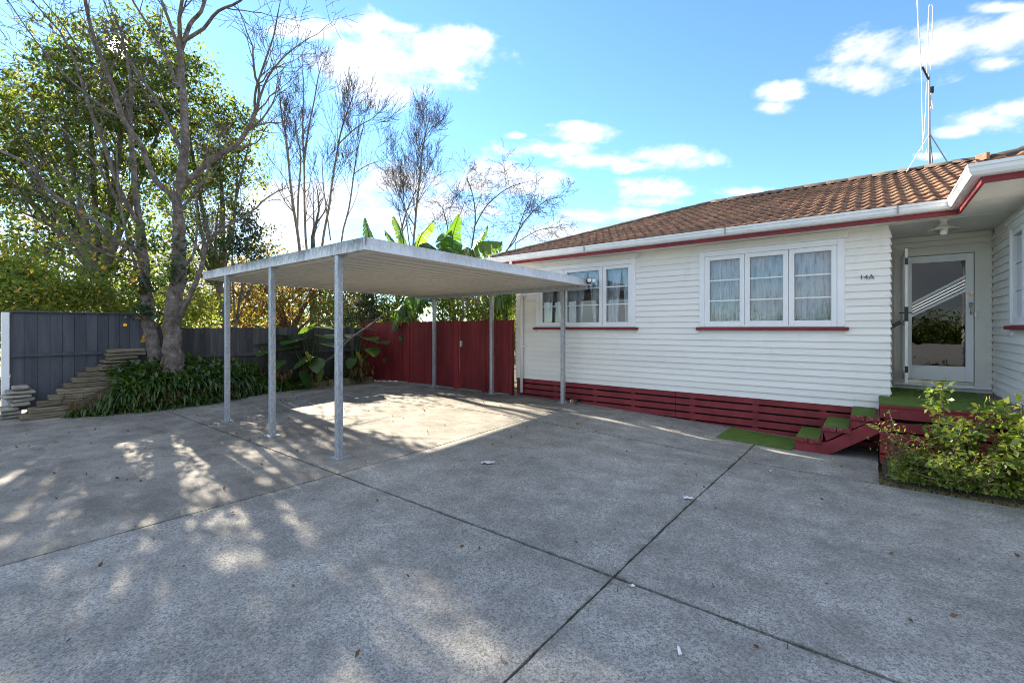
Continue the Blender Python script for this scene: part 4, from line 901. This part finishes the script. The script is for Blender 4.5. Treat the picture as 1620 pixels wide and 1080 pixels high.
leafy('autumn_tree', (-19.0, 9.3, -.15), 'low spreading tree with orange and yellow autumn leaves behind the dark fence', 'tree', [pb(x, y, 18.5+RND.uniform(-1, 1), r, int(k*2.2)) for x, y, r, k in AU], .16, 'leaf_autumn', 31, 26, .3, .13)
leafy('dark_shrub', (-14.3, 8.6, -.1), 'dark green glossy shrub behind the corner where grey and red fences meet', 'shrub', [pb(x, y, 15.6, r, k) for x, y, r, k in ((575,470,24,30),(600,460,24,30),(590,495,28,30),(560,500,20,16),(615,490,18,18))], .10, 'leaf_dark', 33, 36, .16, .06)
leafy('green_shrub', (-13.8, 8.5, -.1), 'bright green shrub between the dark fence and the orange tree', 'shrub', [pb(x, y, 16.5, r, k) for x, y, r, k in ((530,480,26,20),(545,500,24,18),(515,500,20,12))], .10, 'leaf_mid', 34, 34, .18, .05)
leafy('green_shrub', (-12.0, 10.6, -.1), 'leafy green shrub behind the left half of the red fence', 'shrub', [pb(x, y, 15.0+RND.uniform(-.4, .4), r, k) for x, y, r, k in ((640,490,30,22),(665,480,26,16),(620,500,24,12),(650,455,26,10))], .13, 'leaf_mid', 35, 26, .2, .06)
leafy('green_shrub', (-10.2, 10.8, -.1), 'leafy green shrub behind the red gate', 'shrub', [pb(x, y, 13.9+RND.uniform(-.4, .4), r, k) for x, y, r, k in ((705,480,26,26),(720,495,28,22),(740,485,22,12),(715,465,22,10))], .13, 'leaf_mid', 37, 26, .2, .06)
leafy('green_shrub', (-8.6, 10.6, -.1), 'leafy green shrub behind the red fence next to the house corner', 'shrub', [pb(x, y, 12.9+RND.uniform(-.4, .4), r, k) for x, y, r, k in ((775,490,26,22),(800,480,24,22),(795,500,28,18),(760,500,20,10))], .12, 'leaf_mid', 39, 24, .2, .06)
leafy('tall_hedge', (-14, 16, -.1), 'bank of mixed green trees far behind the red fence', 'trees', [((-17+2.2*i, 19+RND.uniform(-1, 1), 2.0+RND.uniform(-.4, .5)), (1.7, 1.4, 2.0), 60) for i in range(9)], .3, 'leaf_mid', 41, 40, .35, .15)
leafy('tall_hedge', (-26, 8, -.1), 'dim bank of trees far behind the dark fence', 'trees', [((-27+RND.uniform(-1, 1), 2+2.2*i, 1.9+RND.uniform(-.4, .5)), (1.7, 1.5, 1.9), 60) for i in range(9)], .3, 'leaf_mid', 43, 40, .35, .15)

# bare winter trees
def bare(label, F, stems_, o, bark='bark_pale', tw0=3., extra=9):
    b0 = at(*stems_[0][0][0], F); b0.z = -.15; e = thing('bare_tree', b0, label, 'tree', 'bare winter trees behind the carport'); mb = MB(); tw = MB()
    for pts, w0, w1 in stems_:
        P, r = limb(mb, [(x, y, F+RND.uniform(-.3, .3)) for x, y in pts], w0, w1, 7, 3); n = len(P)
        if pts[0][1] > 380: mb.tube([(P[0].x+.05, P[0].y, -.15), P[0]], [r[0]*1.1, r[0]], 7, cap=False)
        for j in range(extra if pts is stems_[0][0] else max(3, extra//3)):
            t_ = RND.uniform(o['b0'], .93); i = min(n-2, int(t_*n)); d = (P[i+1]-P[i]).normalized(); ax = d.orthogonal(); ax.rotate(Matrix.Rotation(RND.uniform(0, 6.28), 3, d)); nd = d.copy(); nd.rotate(Matrix.Rotation(RND.uniform(*o['ang']), 3, ax))
            grow(tw, P[i], nd, o['L']*(1.25-.85*t_)*RND.uniform(.7, 1.2), r[i]*.38, 0, o)
        grow(tw, P[-1], (P[-1]-P[-2]), o['L']*.45, r[-1]*.9, 0, o)
    mb.build('trunk', bark, e, True); tw.build('crown', 'twig', e); return e
ob = dict(wig=.10, up=.09, taper=.5, max=3, kids=[3, 3, 1], ang=(.35, .8), len=(.42, .68), rr=.58, rmin=.0060, t0=.2, b0=.35, L=1.45)
bare('bare tree with two slim forked stems, leftmost behind the carport', 19.5, [([(475,480),(474,395),(462,310),(455,240),(451,210),(446,185)], 9, 4), ([(470,370),(472,310),(476,250),(470,215),(466,190)], 6, 3)], ob, extra=15)
bare('tallest slim bare tree behind the carport with a straight pale stem', 20.5, [([(495,520),(490,450),(485,395),(482,330),(481,260),(479,210),(480,160),(480,130)], 8, 3), ([(481,260),(489,200),(497,160),(503,125),(508,105)], 5, 2.5)], ob, extra=17)
bare('bare tree leaning right with a dense twiggy head against the big cloud', 19.0, [([(505,500),(510,390),(520,330),(530,260),(538,215),(546,185),(556,160)], 8, 3), ([(523,380),(512,300),(510,260)], 4, 2), ([(534,230),(560,205),(585,190)], 4, 2)], ob, extra=17)
bare('smaller bare tree with a curved right branch above the carport', 18.5, [([(540,500),(540,385),(552,330),(560,275),(565,240),(575,200)], 6, 2.5), ([(560,275),(580,262),(600,255)], 3.5, 1.5)], dict(ob, L=1.5), extra=10)
ob2 = dict(ob, up=.10, max=3, kids=[4, 3, 2], ang=(.45, .85), L=1.6, b0=.2)
bare('conical bare tree standing alone behind the banana plants', 21.0, [([(650,500),(653,400),(658,340),(663,290),(668,240),(675,205),(680,180)], 8, 2), ([(648,390),(642,340),(638,310)], 4, 2)], ob2, extra=34)
oc = dict(ob, up=-.01, wig=.22, max=3, kids=[3, 3, 2], ang=(.5, 1.2), L=1.15, b0=.2, rmin=.005)
bare('tangled bare shrubby tree left of the house roof', 17.0, [([(740,480),(745,400),(752,350),(748,310),(740,285)], 6, 2), ([(750,360),(770,325),(800,300),(825,290)], 4, 2)], oc, 'twig', extra=14)
bare('low arching bare tree touching the house roof corner', 16.0, [([(790,480),(795,410),(815,380),(826,345),(835,320)], 5, 2), ([(800,400),(830,350),(860,320),(885,312)], 4, 1.5), ([(815,385),(850,365),(875,360)], 3, 1.5)], oc, 'twig', extra=12)
bare('sparse bare tree between the banana leaves', 17.5, [([(700,480),(705,390),(708,360),(700,330)], 5, 2), ([(707,370),(725,345),(735,320)], 3.5, 1.5)], dict(oc, L=1.1), 'twig', extra=10)
# thin bare stems behind the red fence
bt = thing('bare_shrub', (-9.6, 10.0, -.1), 'tangle of thin pale bare stems above the red fence right of the gate', 'shrub')
mb = MB(); 
for j in range(26):
    p = at(735+RND.uniform(-18, 40), 515, 13+RND.uniform(-.5, .5)); grow(mb, p, Vector((RND.uniform(-.4, .5), RND.uniform(-.3, .3), 1)), 1.1, .016, 1, dict(wig=.18, up=.02, taper=.55, max=3, kids=[2, 2], ang=(.3, .9), len=(.5, .8), rr=.65, rmin=.006))
    mb.tube([(p.x, p.y, -.1), p], [.02, .016], 4, cap=False)
mb.build('stems', 'dry', bt)

# banana plants
def banana(base, H, leaves_, label):
    e = thing('banana_plant', base, label, 'banana plant', 'banana plants behind the red fence'); b = Vector(base); top = b+Vector((0, 0, H))
    MB().tube([b, b.lerp(top, .5)+rv(.03), top], [.13, .11, .07], 10).build('stem', 'bark_brown', e, True)
    for (tip, mid, w, sag) in leaves_:
        tip, mid = Vector(tip), Vector(mid); P = smooth_pts([top-Vector((0, 0, .2)), top.lerp(mid, .5)+Vector((0, 0, .1)), mid, tip], 8); n = len(P); mb = MB()
        rib = MB().tube(P, lerpl((.035, .006), n), 5)
        for sgn in (-1, 1):
            i = 7
            while i < n-1:
                j = min(n-1, i+RND.choice((1, 1, 2))); row = []
                for q in (i, j):
                    d = (P[min(q+1, n-1)]-P[q-1]).normalized(); sd_ = d.cross(Vector((0, 0, 1))); sd_ = sd_.normalized() if sd_.length > .05 else Vector((1, 0, 0)); t_ = (q-7)/(n-8)
                    ww = w*1.25*(math.sin(math.pi*min(1, t_*.93+.07))**.6)*RND.uniform(.88, 1.05); dr = sag*RND.uniform(.7, 1.3)
                    o1 = P[q]+sd_*sgn*ww*.5+Vector((0, 0, .04-dr*.3*ww)); o2 = P[q]+sd_*sgn*ww*.95+d*ww*.25-Vector((0, 0, dr*ww)); row.append((P[q], o1, o2))
                sh = (row[1][2]-row[0][2])*(.12 if j < n-1 else .4)
                k0 = len(mb.v); mb.v += [tuple(x) for x in (row[0][0], row[1][0], row[0][1], row[1][1], row[0][2]+sh*.3, row[1][2]-sh)]
                mb.f += [(k0, k0+1, k0+3, k0+2), (k0+2, k0+3, k0+5, k0+4)]; i = j
        lf = mb.build('leaf', 'banana_leaf', e); rib.build('midrib', 'banana_leaf', lf, True)
def ba(px, py, F): return tuple(at(px, py, F))
bz = lambda px, F: tuple(Vector((at(px, 500, F).x, at(px, 500, F).y, -.1)))
banana(bz(648, 15.2), 3.2, [(ba(608,365,15),ba(625,385,15.1),.30,.5),(ba(686,350,15),ba(665,375,15.1),.34,.5),(ba(622,342,15.4),ba(635,370,15.3),.26,.6),(ba(690,395,14.6),ba(672,385,14.9),.34,.9),(ba(705,425,14.8),ba(680,392,15),.32,1.),(ba(620,420,14.6),ba(630,395,14.9),.32,1.),(ba(640,500,14.4),ba(650,455,14.7),.36,1.)], 'banana plant with upright leaves, left of the others over the carport roof')
banana(bz(715, 14.4), 3.05, [(ba(726,340,14.2),ba(716,375,14.3),.34,.3),(ba(772,358,14.4),ba(755,382,14.4),.36,.5),(ba(795,383,14.2),ba(758,384,14.3),.40,1.1),(ba(690,408,14.1),ba(702,392,14.3),.34,1.),(ba(760,410,13.9),ba(738,392,14.2),.38,1.2),(ba(735,425,14.6),ba(728,396,14.5),.36,1.1),(ba(700,370,14.9),ba(706,385,14.6),.3,.6)], 'banana plant with broad drooping leaf beside the house roof corner')
banana(bz(586, 16.6), 3.2, [(ba(577,345,16.4),ba(583,372,16.5),.34,.6),(ba(612,392,16.4),ba(600,385,16.5),.3,1.),(ba(560,395,16.2),ba(572,385,16.4),.3,1.)], 'banana plant with one upright frond behind the carport peak')
banana(bz(652, 13.6), 1.75, [(ba(625,492,13.4),ba(638,480,13.5),.34,1.),(ba(690,470,13.4),ba(672,468,13.5),.3,.8),(ba(660,440,13.8),ba(655,460,13.7),.3,.5),(ba(640,505,13.2),ba(643,488,13.4),.36,1.2)], 'low banana plant with hanging leaf just above the red fence')
banana(bz(800, 12.6), 1.9, [(ba(820,470,12.4),ba(808,462,12.5),.32,.9),(ba(780,478,12.3),ba(790,465,12.4),.34,1.1),(ba(805,430,12.8),ba(802,450,12.7),.3,.5),(ba(830,455,12.7),ba(815,452,12.6),.3,.8)], 'low banana plant above the red fence next to the house corner')
# slim trunks behind the fences
for k, (px, F, w, lab) in enumerate(((495, 18.0, 13, 'stout brown tree trunk seen under the carport beyond the dark fence'), (628, 15.5, 7, 'slim pale tree trunk beyond the left part of the red fence'))):
    mb = MB(); P = smooth_pts([Vector((at(px, 500, F).x, at(px, 500, F).y, -.1)), at(px+1, 490, F), at(px-2, 440, F), at(px, 400, F)], 4); mb.tube(P, lerpl((w*F/FPX/2, w*F/FPX/2*.7), len(P)), 9); e = thing('tree_trunk', P[0], lab, 'tree trunk'); mb.build('trunk', 'bark_brown', e, True)
    bw_ = MB(); grow(bw_, P[-1], Vector((.1, 0, 1)), 1.5, w*F/FPX*.3, 0, dict(ob, L=1.2, max=2)); bw_.build('branches', 'twig', e)

# ------------------------------------------------------------------ planting in front of the fence
def taro(base, lv, label):
    e = thing('taro_plant', base, label, 'taro plant', 'large-leaved plants by the fence corner'); b = Vector(base); st_ = MB()
    for (c, L, tilt, yaw, mat) in lv:
        c = Vector(c); dirn = Vector((math.cos(yaw), math.sin(yaw), 0)); d = (dirn*math.cos(tilt)-Vector((0, 0, 1))*math.sin(tilt)).normalized(); s = d.cross(Vector((0, 0, 1))).normalized(); n_ = s.cross(d)
        prof = [(-.42, .22), (-.30, .42), (-.10, .50), (.12, .47), (.34, .36), (.54, .20), (.70, .0)]
        mb = MB(); mid = [c+d*L*y+n_*L*(-.10*y*y) for y in (-.25, -.15, -.05, .12, .34, .54, .70)]; mb.v += [tuple(q) for q in mid]
        for sg in (-1, 1):
            k0 = len(mb.v); mb.v += [tuple(c+d*L*y+s*sg*L*x*.95+n_*L*(.10*x-.10*y*y+RND.uniform(-.02, .02))) for y, x in prof]
            k1 = len(mb.v); mb.v += [tuple(c+d*L*(y*.9)+s*sg*L*x*.5+n_*L*(.07*x-.09*y*y)) for y, x in prof]
            for i in range(6):
                q1 = (i, i+1, k1+i+1, k1+i); q2 = (k1+i, k1+i+1, k0+i+1, k0+i); mb.f += [q1, q2] if sg > 0 else [q1[::-1], q2[::-1]]
        mb.build('leaf', mat, e, True)
        hp = c-d*L*.15; st_.tube(smooth_pts([b+rv(.05), b.lerp(hp, .55)+Vector((0, 0, .22)), hp], 4), lerpl((.028, .012), 9), 5)
    st_.build('stems', 'taro_leaf', e, True)
    C = clumps([(tuple(b+Vector((.15, 0, .22))), (.25, .3, .25), 8)], RND.randrange(999), 18, .12); leaves('dead_leaves', C, .22, 'leaf_dead', e, RND.randrange(99), .3, 1.6)
def T(px, py, F, L, tilt, yaw, y=0): return (tuple(at(px, py, F)), L, tilt, yaw, 'taro_yellow' if y else 'taro_leaf')
base = lambda px, F: tuple(Vector((at(px, 560, F).x, at(px, 560, F).y, .14)))
taro(base(492, 13.0), [T(470,537,12.8,.85,.15,-1.2), T(455,552,12.6,.8,.2,-1.9), T(485,522,12.9,.55,-.7,.6), T(515,531,12.9,.7,.1,-.2), T(485,570,12.4,.66,.5,-1.6), T(482,597,12.1,.50,1.15,.55), T(508,592,12.2,.42,1.3,-1.7), T(487,563,12.3,.34,1.2,.8,1), T(522,545,12.9,.7,.15,.2), T(440,540,12.9,.8,.2,-2.3), T(505,518,13.1,.7,.05,.5), T(500,575,12.4,.5,.8,-.4)], 'largest taro plant with broad leaves behind the middle carport posts')
taro(base(566, 13.6), [T(585,535,13.5,.62,.15,-.3), T(602,541,13.3,.6,.1,-.2), T(560,530,13.6,.6,.1,-1.0), T(545,538,13.4,.55,.2,-1.7), T(567,562,13.1,.34,1.1,.7,1), T(536,567,12.9,.36,1.3,-1.9,1), T(578,520,13.8,.55,.1,.5), T(556,572,13.1,.36,.9,-1.0), T(590,555,13.2,.45,.5,-.5)], 'smaller taro plant with dead hanging leaves at the red fence')
taro(base(430, 12.4), [T(425,555,12.3,.6,.3,-1.2), T(412,545,12.4,.55,.1,-1.8), T(438,575,12.2,.5,.5,-.8), T(445,530,12.8,.55,.0,.2)], 'low taro plant between the left carport posts')
# leaning branch and vine
mb = MB(); mb.tube(smooth_pts([at(498, 580, 12.9), at(525, 565, 13.0), at(555, 535, 13.2), at(580, 518, 13.4), at(610, 495, 13.9)], 4), lerpl((.04, .026), 17), 7); tag(mb.build('leaning_branch', 'bark_brown', smooth=True), 'bare brown branch leaning across the taro plants to the red fence', 'branch')
vn = thing('creeper', (-11.3, 8.47, 1.3), 'small creeper with three leaves on the red fence', 'creeper')
mb = MB(); mb.tube(smooth_pts([at(629, 518, 13.55), at(634, 527, 13.55), at(632, 535, 13.5), at(638, 540, 13.5)], 4), .008, 4); mb.build('stem', 'dry', vn)
for (px, py) in ((634, 535), (639, 539), (608, 570)):
    c = at(px, py, 13.45); mb = MB(); mb.poly([c+Vector((-.09, 0, .02)), c+Vector((-.04, -.03, -.07)), c+Vector((.05, -.02, -.08)), c+Vector((.10, 0, .0)), c+Vector((.04, -.03, .07)), c+Vector((-.04, -.02, .07))]); mb.build('leaf', 'taro_leaf', vn)
# strap-leaved ground cover spilling over the bed edge
g = np.random.default_rng(5); V = []; F4 = []
def strap(p, d, L, w, bend):
    p = np.array(p); d = np.array(d)/np.linalg.norm(d); s = np.cross(d, (0, 0, 1.)); s /= np.linalg.norm(s)+1e-9; base_ = len(V); q = p.copy(); dd = d.copy()
    for k in range(5):
        ww = w*(.55, 1., .95, .7, .06)[k]; V.append(q-s*ww); V.append(q+s*ww); dd = dd+np.array((0, 0, -bend)); dd /= np.linalg.norm(dd); q = q+dd*L/4
    for k in range(4): a = base_+2*k; F4.append((a, a+1, a+3, a+2))
yy = np.array([p[1] for p in ep]); 
for i in range(3600):
    y = g.uniform(1.0, 6.4) if i % 8 else g.uniform(1.2, 4.2); k = int(np.argmin(abs(yy-y))); ex, ez = ep[k][0], ep[k][2]; f = g.random()**1.5; x = ex+(-12.85-ex)*f*.85; z = bedz(x, y)
    outw = np.array((1., g.normal()*.8, .5+g.random()*1.2)); 
    if z > .04+(y-1.42)*.60: continue
    strap((x+.05*g.normal(), y, z), outw, g.uniform(.22, .5), g.uniform(.011, .024), g.uniform(.35, .85))
for i in range(500):
    y = g.uniform(4.0, 8.2); k = int(np.argmin(abs(yy-y))); ex = ep[k][0]; x = ex-.1-.5*g.random(); strap((x, y, bedz(x, y)), (g.normal()*.6+.4, g.normal()*.6, 1.2), g.uniform(.3, .7), g.uniform(.008, .016), g.uniform(.3, .7))
gc = quads('ground_cover', V, F4, 'leaf_ground'); tag(gc, 'dense glossy strap-leaved plants spilling over the bed edge below the tree', 'ground cover', kind='stuff')
C = []
for i in range(1300):
    y = g.uniform(2.1, 5.2); k = int(np.argmin(abs(yy-y))); ex = ep[k][0]; f = g.random(); x = ex+(-12.85-ex)*f*.8; C.append((x+.1*g.random(), y, bedz(x, y)+.05+.30*g.random()*f+.05))
lf = leaves('broad_leaf_plants', C, .16, 'leaf_ground', None, 51, .5, .3); tag(lf, 'broad green leaves mixed through the planting under the tree', 'ground cover', kind='stuff')
C = [(ep[int(np.argmin(abs(yy-y)))][0]+.02+.05*g.random(), y, .05+.3*g.random()) for y in g.uniform(1.4, 5.8, 260)]
lf = leaves('dead_foliage', C, .24, 'leaf_dead', None, 52, .12, 2.2); tag(lf, 'brown withered leaves hanging over the bed edge', 'dead leaves', kind='stuff')

# ------------------------------------------------------------------ shrubs at the right, below the deck
def leafmesh(name, L, wd, mat):
    mb = MB(); ys = (0, .25, .55, .8, 1.); ws = (.05, .8, 1., .6, .02)
    for y, w in zip(ys, ws):
        for x in (-1, 0, 1): mb.v.append((x*w*wd/2, y*L, abs(x)*w*wd*.14-.16*L*y*y))
    for i in range(4):
        for k in range(2): a = i*3+k; mb.f.append((a, a+1, a+4, a+3))
    return mb.mesh(name, mat, True)
def shrub(base_, tips_, nleaf, L, label, seed, bark='bark_brown', ml='shrub_leaf'):
    r = random.Random(seed); e = thing('leafy_shrub', base_, label, 'shrub', 'shrubs below the porch deck'); b = Vector(base_); st_ = MB(); me = leafmesh('leaf', L, L*.52, ml); pts = []
    for tp in tips_:
        tp = Vector(tp); P = smooth_pts([b+Vector((r.gauss(0, .04), r.gauss(0, .04), 0)), b.lerp(tp, .5)+Vector((r.gauss(0, .05), r.gauss(0, .05), .06)), tp], 6); st_.tube(P, lerpl((.014, .004), len(P)), 5); pts += [(P[i], P[i]-P[i-1], i/len(P)) for i in range(4, len(P))]
        for j in range(3):
            i = r.randrange(5, len(P)); q = P[i]+Vector((r.gauss(0, .09), r.gauss(0, .09), abs(r.gauss(.04, .06)))); st_.tube([P[i], q], [.005, .003], 4); pts += [(q, q-P[i], 1.)]*2+[(P[i].lerp(q, .5), q-P[i], .8)]
    st_.build('stems', bark, e, True)
    gg = np.random.default_rng(seed+90); CC = np.array([tuple(r.choice(pts)[0]) for _ in range(nleaf*2)])+gg.normal(size=(nleaf*2, 3))*np.array((.05, .05, .045)); tag(leaves('small_leaves', CC, L*.8, 'leaf_bush', e, seed+91, .55, .1), None, None, kind='stuff')
    for i in range(nleaf):
        p, d, t_ = r.choice(pts); d = d.normalized(); o = bpy.data.objects.new('leaf', me); a = r.uniform(0, 6.283)
        yv = (d*.4+Vector((math.cos(a), math.sin(a), r.uniform(-.45, .5)))).normalized(); zv = (Vector((0, 0, 1))+Vector((r.gauss(0, .4), r.gauss(0, .4), 0))); xv = yv.cross(zv).normalized(); zv = xv.cross(yv)
        m_ = Matrix((xv, yv, zv)).transposed().to_4x4(); m_.translation = p+Vector((r.gauss(0, .012), r.gauss(0, .012), r.gauss(0, .012))); o.matrix_basis = m_@Matrix.Scale(r.uniform(.6, 1.2), 4); link(o, e)
    return e
def tips(c, n, F0, spread): return [at(c[0]+RND.gauss(0, spread[0]), c[1]+RND.gauss(0, spread[1]), F0+RND.gauss(0, .18)) for _ in range(n)]
shrub(at(1505, 745, 5.0), [at(1487, 618, 5.0), at(1492, 640, 5.0)]+tips((1530, 675), 11, 4.95, (20, 16)), 290, .085, 'leafy shrub with one upright shoot in front of the porch deck', 1)
shrub(at(1618, 780, 4.75), tips((1608, 690), 10, 4.6, (26, 26))+[at(1590, 645, 4.6), at(1618, 640, 4.6)], 240, .115, 'broad-leaved shrub with a curved stem at the right picture edge', 2)
shrub(at(1455, 752, 5.15), tips((1460, 722), 12, 5.0, (22, 10))+[at(1402, 680, 5.1), at(1412, 668, 5.1)], 290, .055, 'small-leaved shrub sprawling beside the steps end of the deck', 3)
shrub(at(1545, 775, 4.75), tips((1535, 742), 12, 4.7, (36, 13)), 290, .058, 'low bright green ground shrub in front of the taller shrubs', 4)
g = np.random.default_rng(9); V = []; F4 = []
for i in range(4200):
    x = g.uniform(.1, 1.9); y = 6.60+abs(g.normal())*.22; a = g.uniform(0, 6.28); strap((x, y, zg(x, y)+.02), (math.cos(a), math.sin(a)-.5, g.uniform(.1, .9)), g.uniform(.08, .24), .005, g.uniform(.3, .9))
gd = quads('dry_grass', V, F4, 'grass_dry'); tag(gd, 'straggling dry grass and clippings along the concrete edge', 'grass', kind='stuff')
C = [(x, 6.56+.9*g.random()**1.4, .02+.2*g.random()*g.random()) for x in g.uniform(.15, 2.4, 4200)]
lf = leaves('low_leaves', C, .05, 'leaf_bush', None, 61, .6, 0); tag(lf, 'low leafy weeds under the shrubs by the deck', 'weeds', kind='stuff')
mb = MB()
for (a, b_, c, lab) in (((1400,752,5.15),(1450,748,5.0),(1502,738,4.9),0),((1440,745,5.0),(1480,757,4.85),(1530,760,4.7),0),((1500,765,4.8),(1540,755,4.7),(1555,742,4.7),0),((1535,772,4.7),(1570,765,4.6),(1590,770,4.55),0),((1420,756,5.1),(1470,760,4.9),(1500,772,4.75),0)):
    mb.tube(smooth_pts([at(*a), at(*b_), at(*c)], 4), lerpl((.005, .008), 9), 5)
tw_ = mb.build('fallen_twigs', 'dry', smooth=True); tag(tw_, 'pale fallen twigs lying at the shrub bed edge', 'twigs', kind='stuff')

# ------------------------------------------------------------------ antenna on the roof ridge
an = thing('roof_antenna', (.9, 12.1, ZR), 'tall thin antenna mast on tripod legs on the roof ridge', 'antenna')
FA = 8.91; A = lambda px, py, dF=0: at(px, py, FA+dF)
MB().tube([A(1471, 268), A(1470, 118)], .016, 8).build('mast', 'rope_grey', an, True)
MB().tube([A(1434, 272, .1), A(1470, 213)], .010, 6).build('tripod_leg', 'gutter_white', an); MB().tube([A(1501, 260, -.2), A(1471, 212)], .010, 6).build('tripod_leg', 'rope_grey', an); MB().tube([A(1476, 262, .8), A(1471, 213)], .009, 6).build('tripod_leg', 'rope_grey', an)
MB().tube([A(1459, 106), A(1466, 120), A(1469, 126)], .018, 6).build('bracket', 'black_plastic', an)
def loop(pts, r=.011): MB().tube(smooth_pts([A(*p) for p in pts], 5), r, 6).build('aerial_element', 'gutter_white', an, True)
loop([(1457.5, 112), (1455, 70), (1452, 20), (1450.5, -40), (1450, -90)], .010); loop([(1466, 122), (1468, 70), (1469.5, 14), (1472.5, 9), (1475.5, 14), (1474, 70), (1472, 112)], .007)
loop([(1457.5, 110), (1459, 180), (1460, 235), (1462, 250), (1464.5, 249), (1466, 236)], .0055); loop([(1466, 130), (1464, 180), (1461.5, 220)], .0055); loop([(1473, 145), (1474, 160), (1476, 171), (1473, 171), (1472, 150)], .009)
MB().box(A(1474, 142).x-.03, A(1474, 142).x+.03, A(1474, 142).y-.03, A(1474, 142).y+.03, A(1474, 147).z, A(1474, 138).z).build('junction_box', 'black_plastic', an)

# ------------------------------------------------------------------ litter and fallen leaves
def scrap(px, py, w, h, mat, label, rot):
    c = gnd(px, py); c.z = zg(c.x, c.y)+.006; d = Vector((math.cos(rot), math.sin(rot), 0)); s = Vector((-d.y, d.x, 0)); mb = MB(); n = 6
    for i in range(n+1):
        for j in range(3): q = c+d*w*(i/n-.5)+s*h*(j/2-.5)*(1-.25*abs(i/n-.5))+Vector((0, 0, RND.uniform(0, .014)+.006)); mb.v.append(tuple(q))
    for i in range(n):
        for j in range(2): a = i*3+j; mb.f.append((a, a+3, a+4, a+1))
    o = mb.build('paper_scrap', mat); md = o.modifiers.new('thick', 'SOLIDIFY'); md.thickness = .002
    tag(o, label, 'litter', 'scraps of paper on the concrete')
scrap(772, 733, .17, .09, 'paper_pink', 'crumpled pink and white wrapper on the concrete beside the carport shadow', .75); scrap(1089, 788, .09, .05, 'paper', 'white tissue scrap lying on the long mossy joint', .5)
scrap(1000, 925+4, .035, .02, 'paper', 'tiny white scrap just below the crossing of the joints', .2); scrap(1075, 1035, .06, .018, 'paper', 'thin white paper strip near the bottom edge', 2.); scrap(1219, 740, .03, .02, 'paper', 'tiny white crumb on the concrete left of the steps', 1.)
bx_ = thing('small_box', (-5.02, 8.5, zg(-5, 8.5)), 'small orange and white carton at the carport post foot', 'box')
c = gnd(903, 640, zg(-5, 8.5)); c = Vector((-5.02, 8.46, zg(-5, 8.5)))
MB().box(c.x-.07, c.x+.06, c.y-.045, c.y+.045, c.z+.002, c.z+.085).build('carton', 'blue_card', bx_); MB().box(c.x-.069, c.x+.01, c.y-.049, c.y-.0455, c.z+.004, c.z+.083).build('orange_panel', 'orange_card', bx_); MB().box(c.x-.069, c.x-.045, c.y-.0525, c.y-.0495, c.z+.01, c.z+.078).build('white_panel', 'paper', bx_)
g = np.random.default_rng(17); C = []
for i in range(210):
    x = g.uniform(-11.5, 1.2); y = g.uniform(.4, 8.3)
    if g.random() < .45: x = g.uniform(-11.3, -6)
    C.append((x, y, zg(x, y)+.012))
lf = leaves('fallen_leaves', C, .045, 'leaf_dead', None, 71, .5, 0, 3.); tag(lf, 'small brown leaves scattered over the concrete', 'fallen leaves', kind='stuff')
V = []; F4 = []
for i in range(1500):       # moss tufts and tiny weeds in the joints
    k = g.integers(0, 4)
    if k == 0: x, y = -1.38, g.uniform(.2, 8.5)
    elif k == 1: x, y = g.uniform(-11.4, 4), 2.85
    elif k == 2: x, y = g.uniform(-11, 1.5), 6.55
    else: x, y = -4.87, g.uniform(.2, 8.5)
    if math.sin(x*5.1+y*3.7)+math.sin(x*2.3-y*6.1) < .6: continue
    x += g.normal()*.006; y += g.normal()*.006; a = g.uniform(0, 6.28); strap((x, y, zg(x, y)-.008), (math.cos(a)*.6, math.sin(a)*.6, 1), g.uniform(.012, .034), .003, .3)
mo_ = quads('joint_moss', V, F4, 'leaf_ground'); tag(mo_, 'moss and tiny weeds growing in the slab joints', 'moss', kind='stuff')

# ------------------------------------------------------------------ behind the camera (seen only as reflections in the glass)
wf = thing('block_wall', (2, -9.4, 0), 'low pale painted wall across the drive, mirrored in the door glass', 'wall')
for k in range(8): MB().box(-9+2.6*k, -9+2.6*k+2.58, -9.5, -9.35, -.16, .95).build('wall_panel', 'white_paint', wf)
leafy('tall_hedge', (0, -11.5, -.1), 'dark hedge beyond the drive, mirrored in the window glass', 'hedge', [((-9+2.3*i, -11.5+RND.uniform(-.5, .5), 1.1+RND.uniform(-.3, .4)), (1.6, 1.1, 1.3), 80) for i in range(8)], .16, 'leaf_mid', 81, 44, .3, .12)
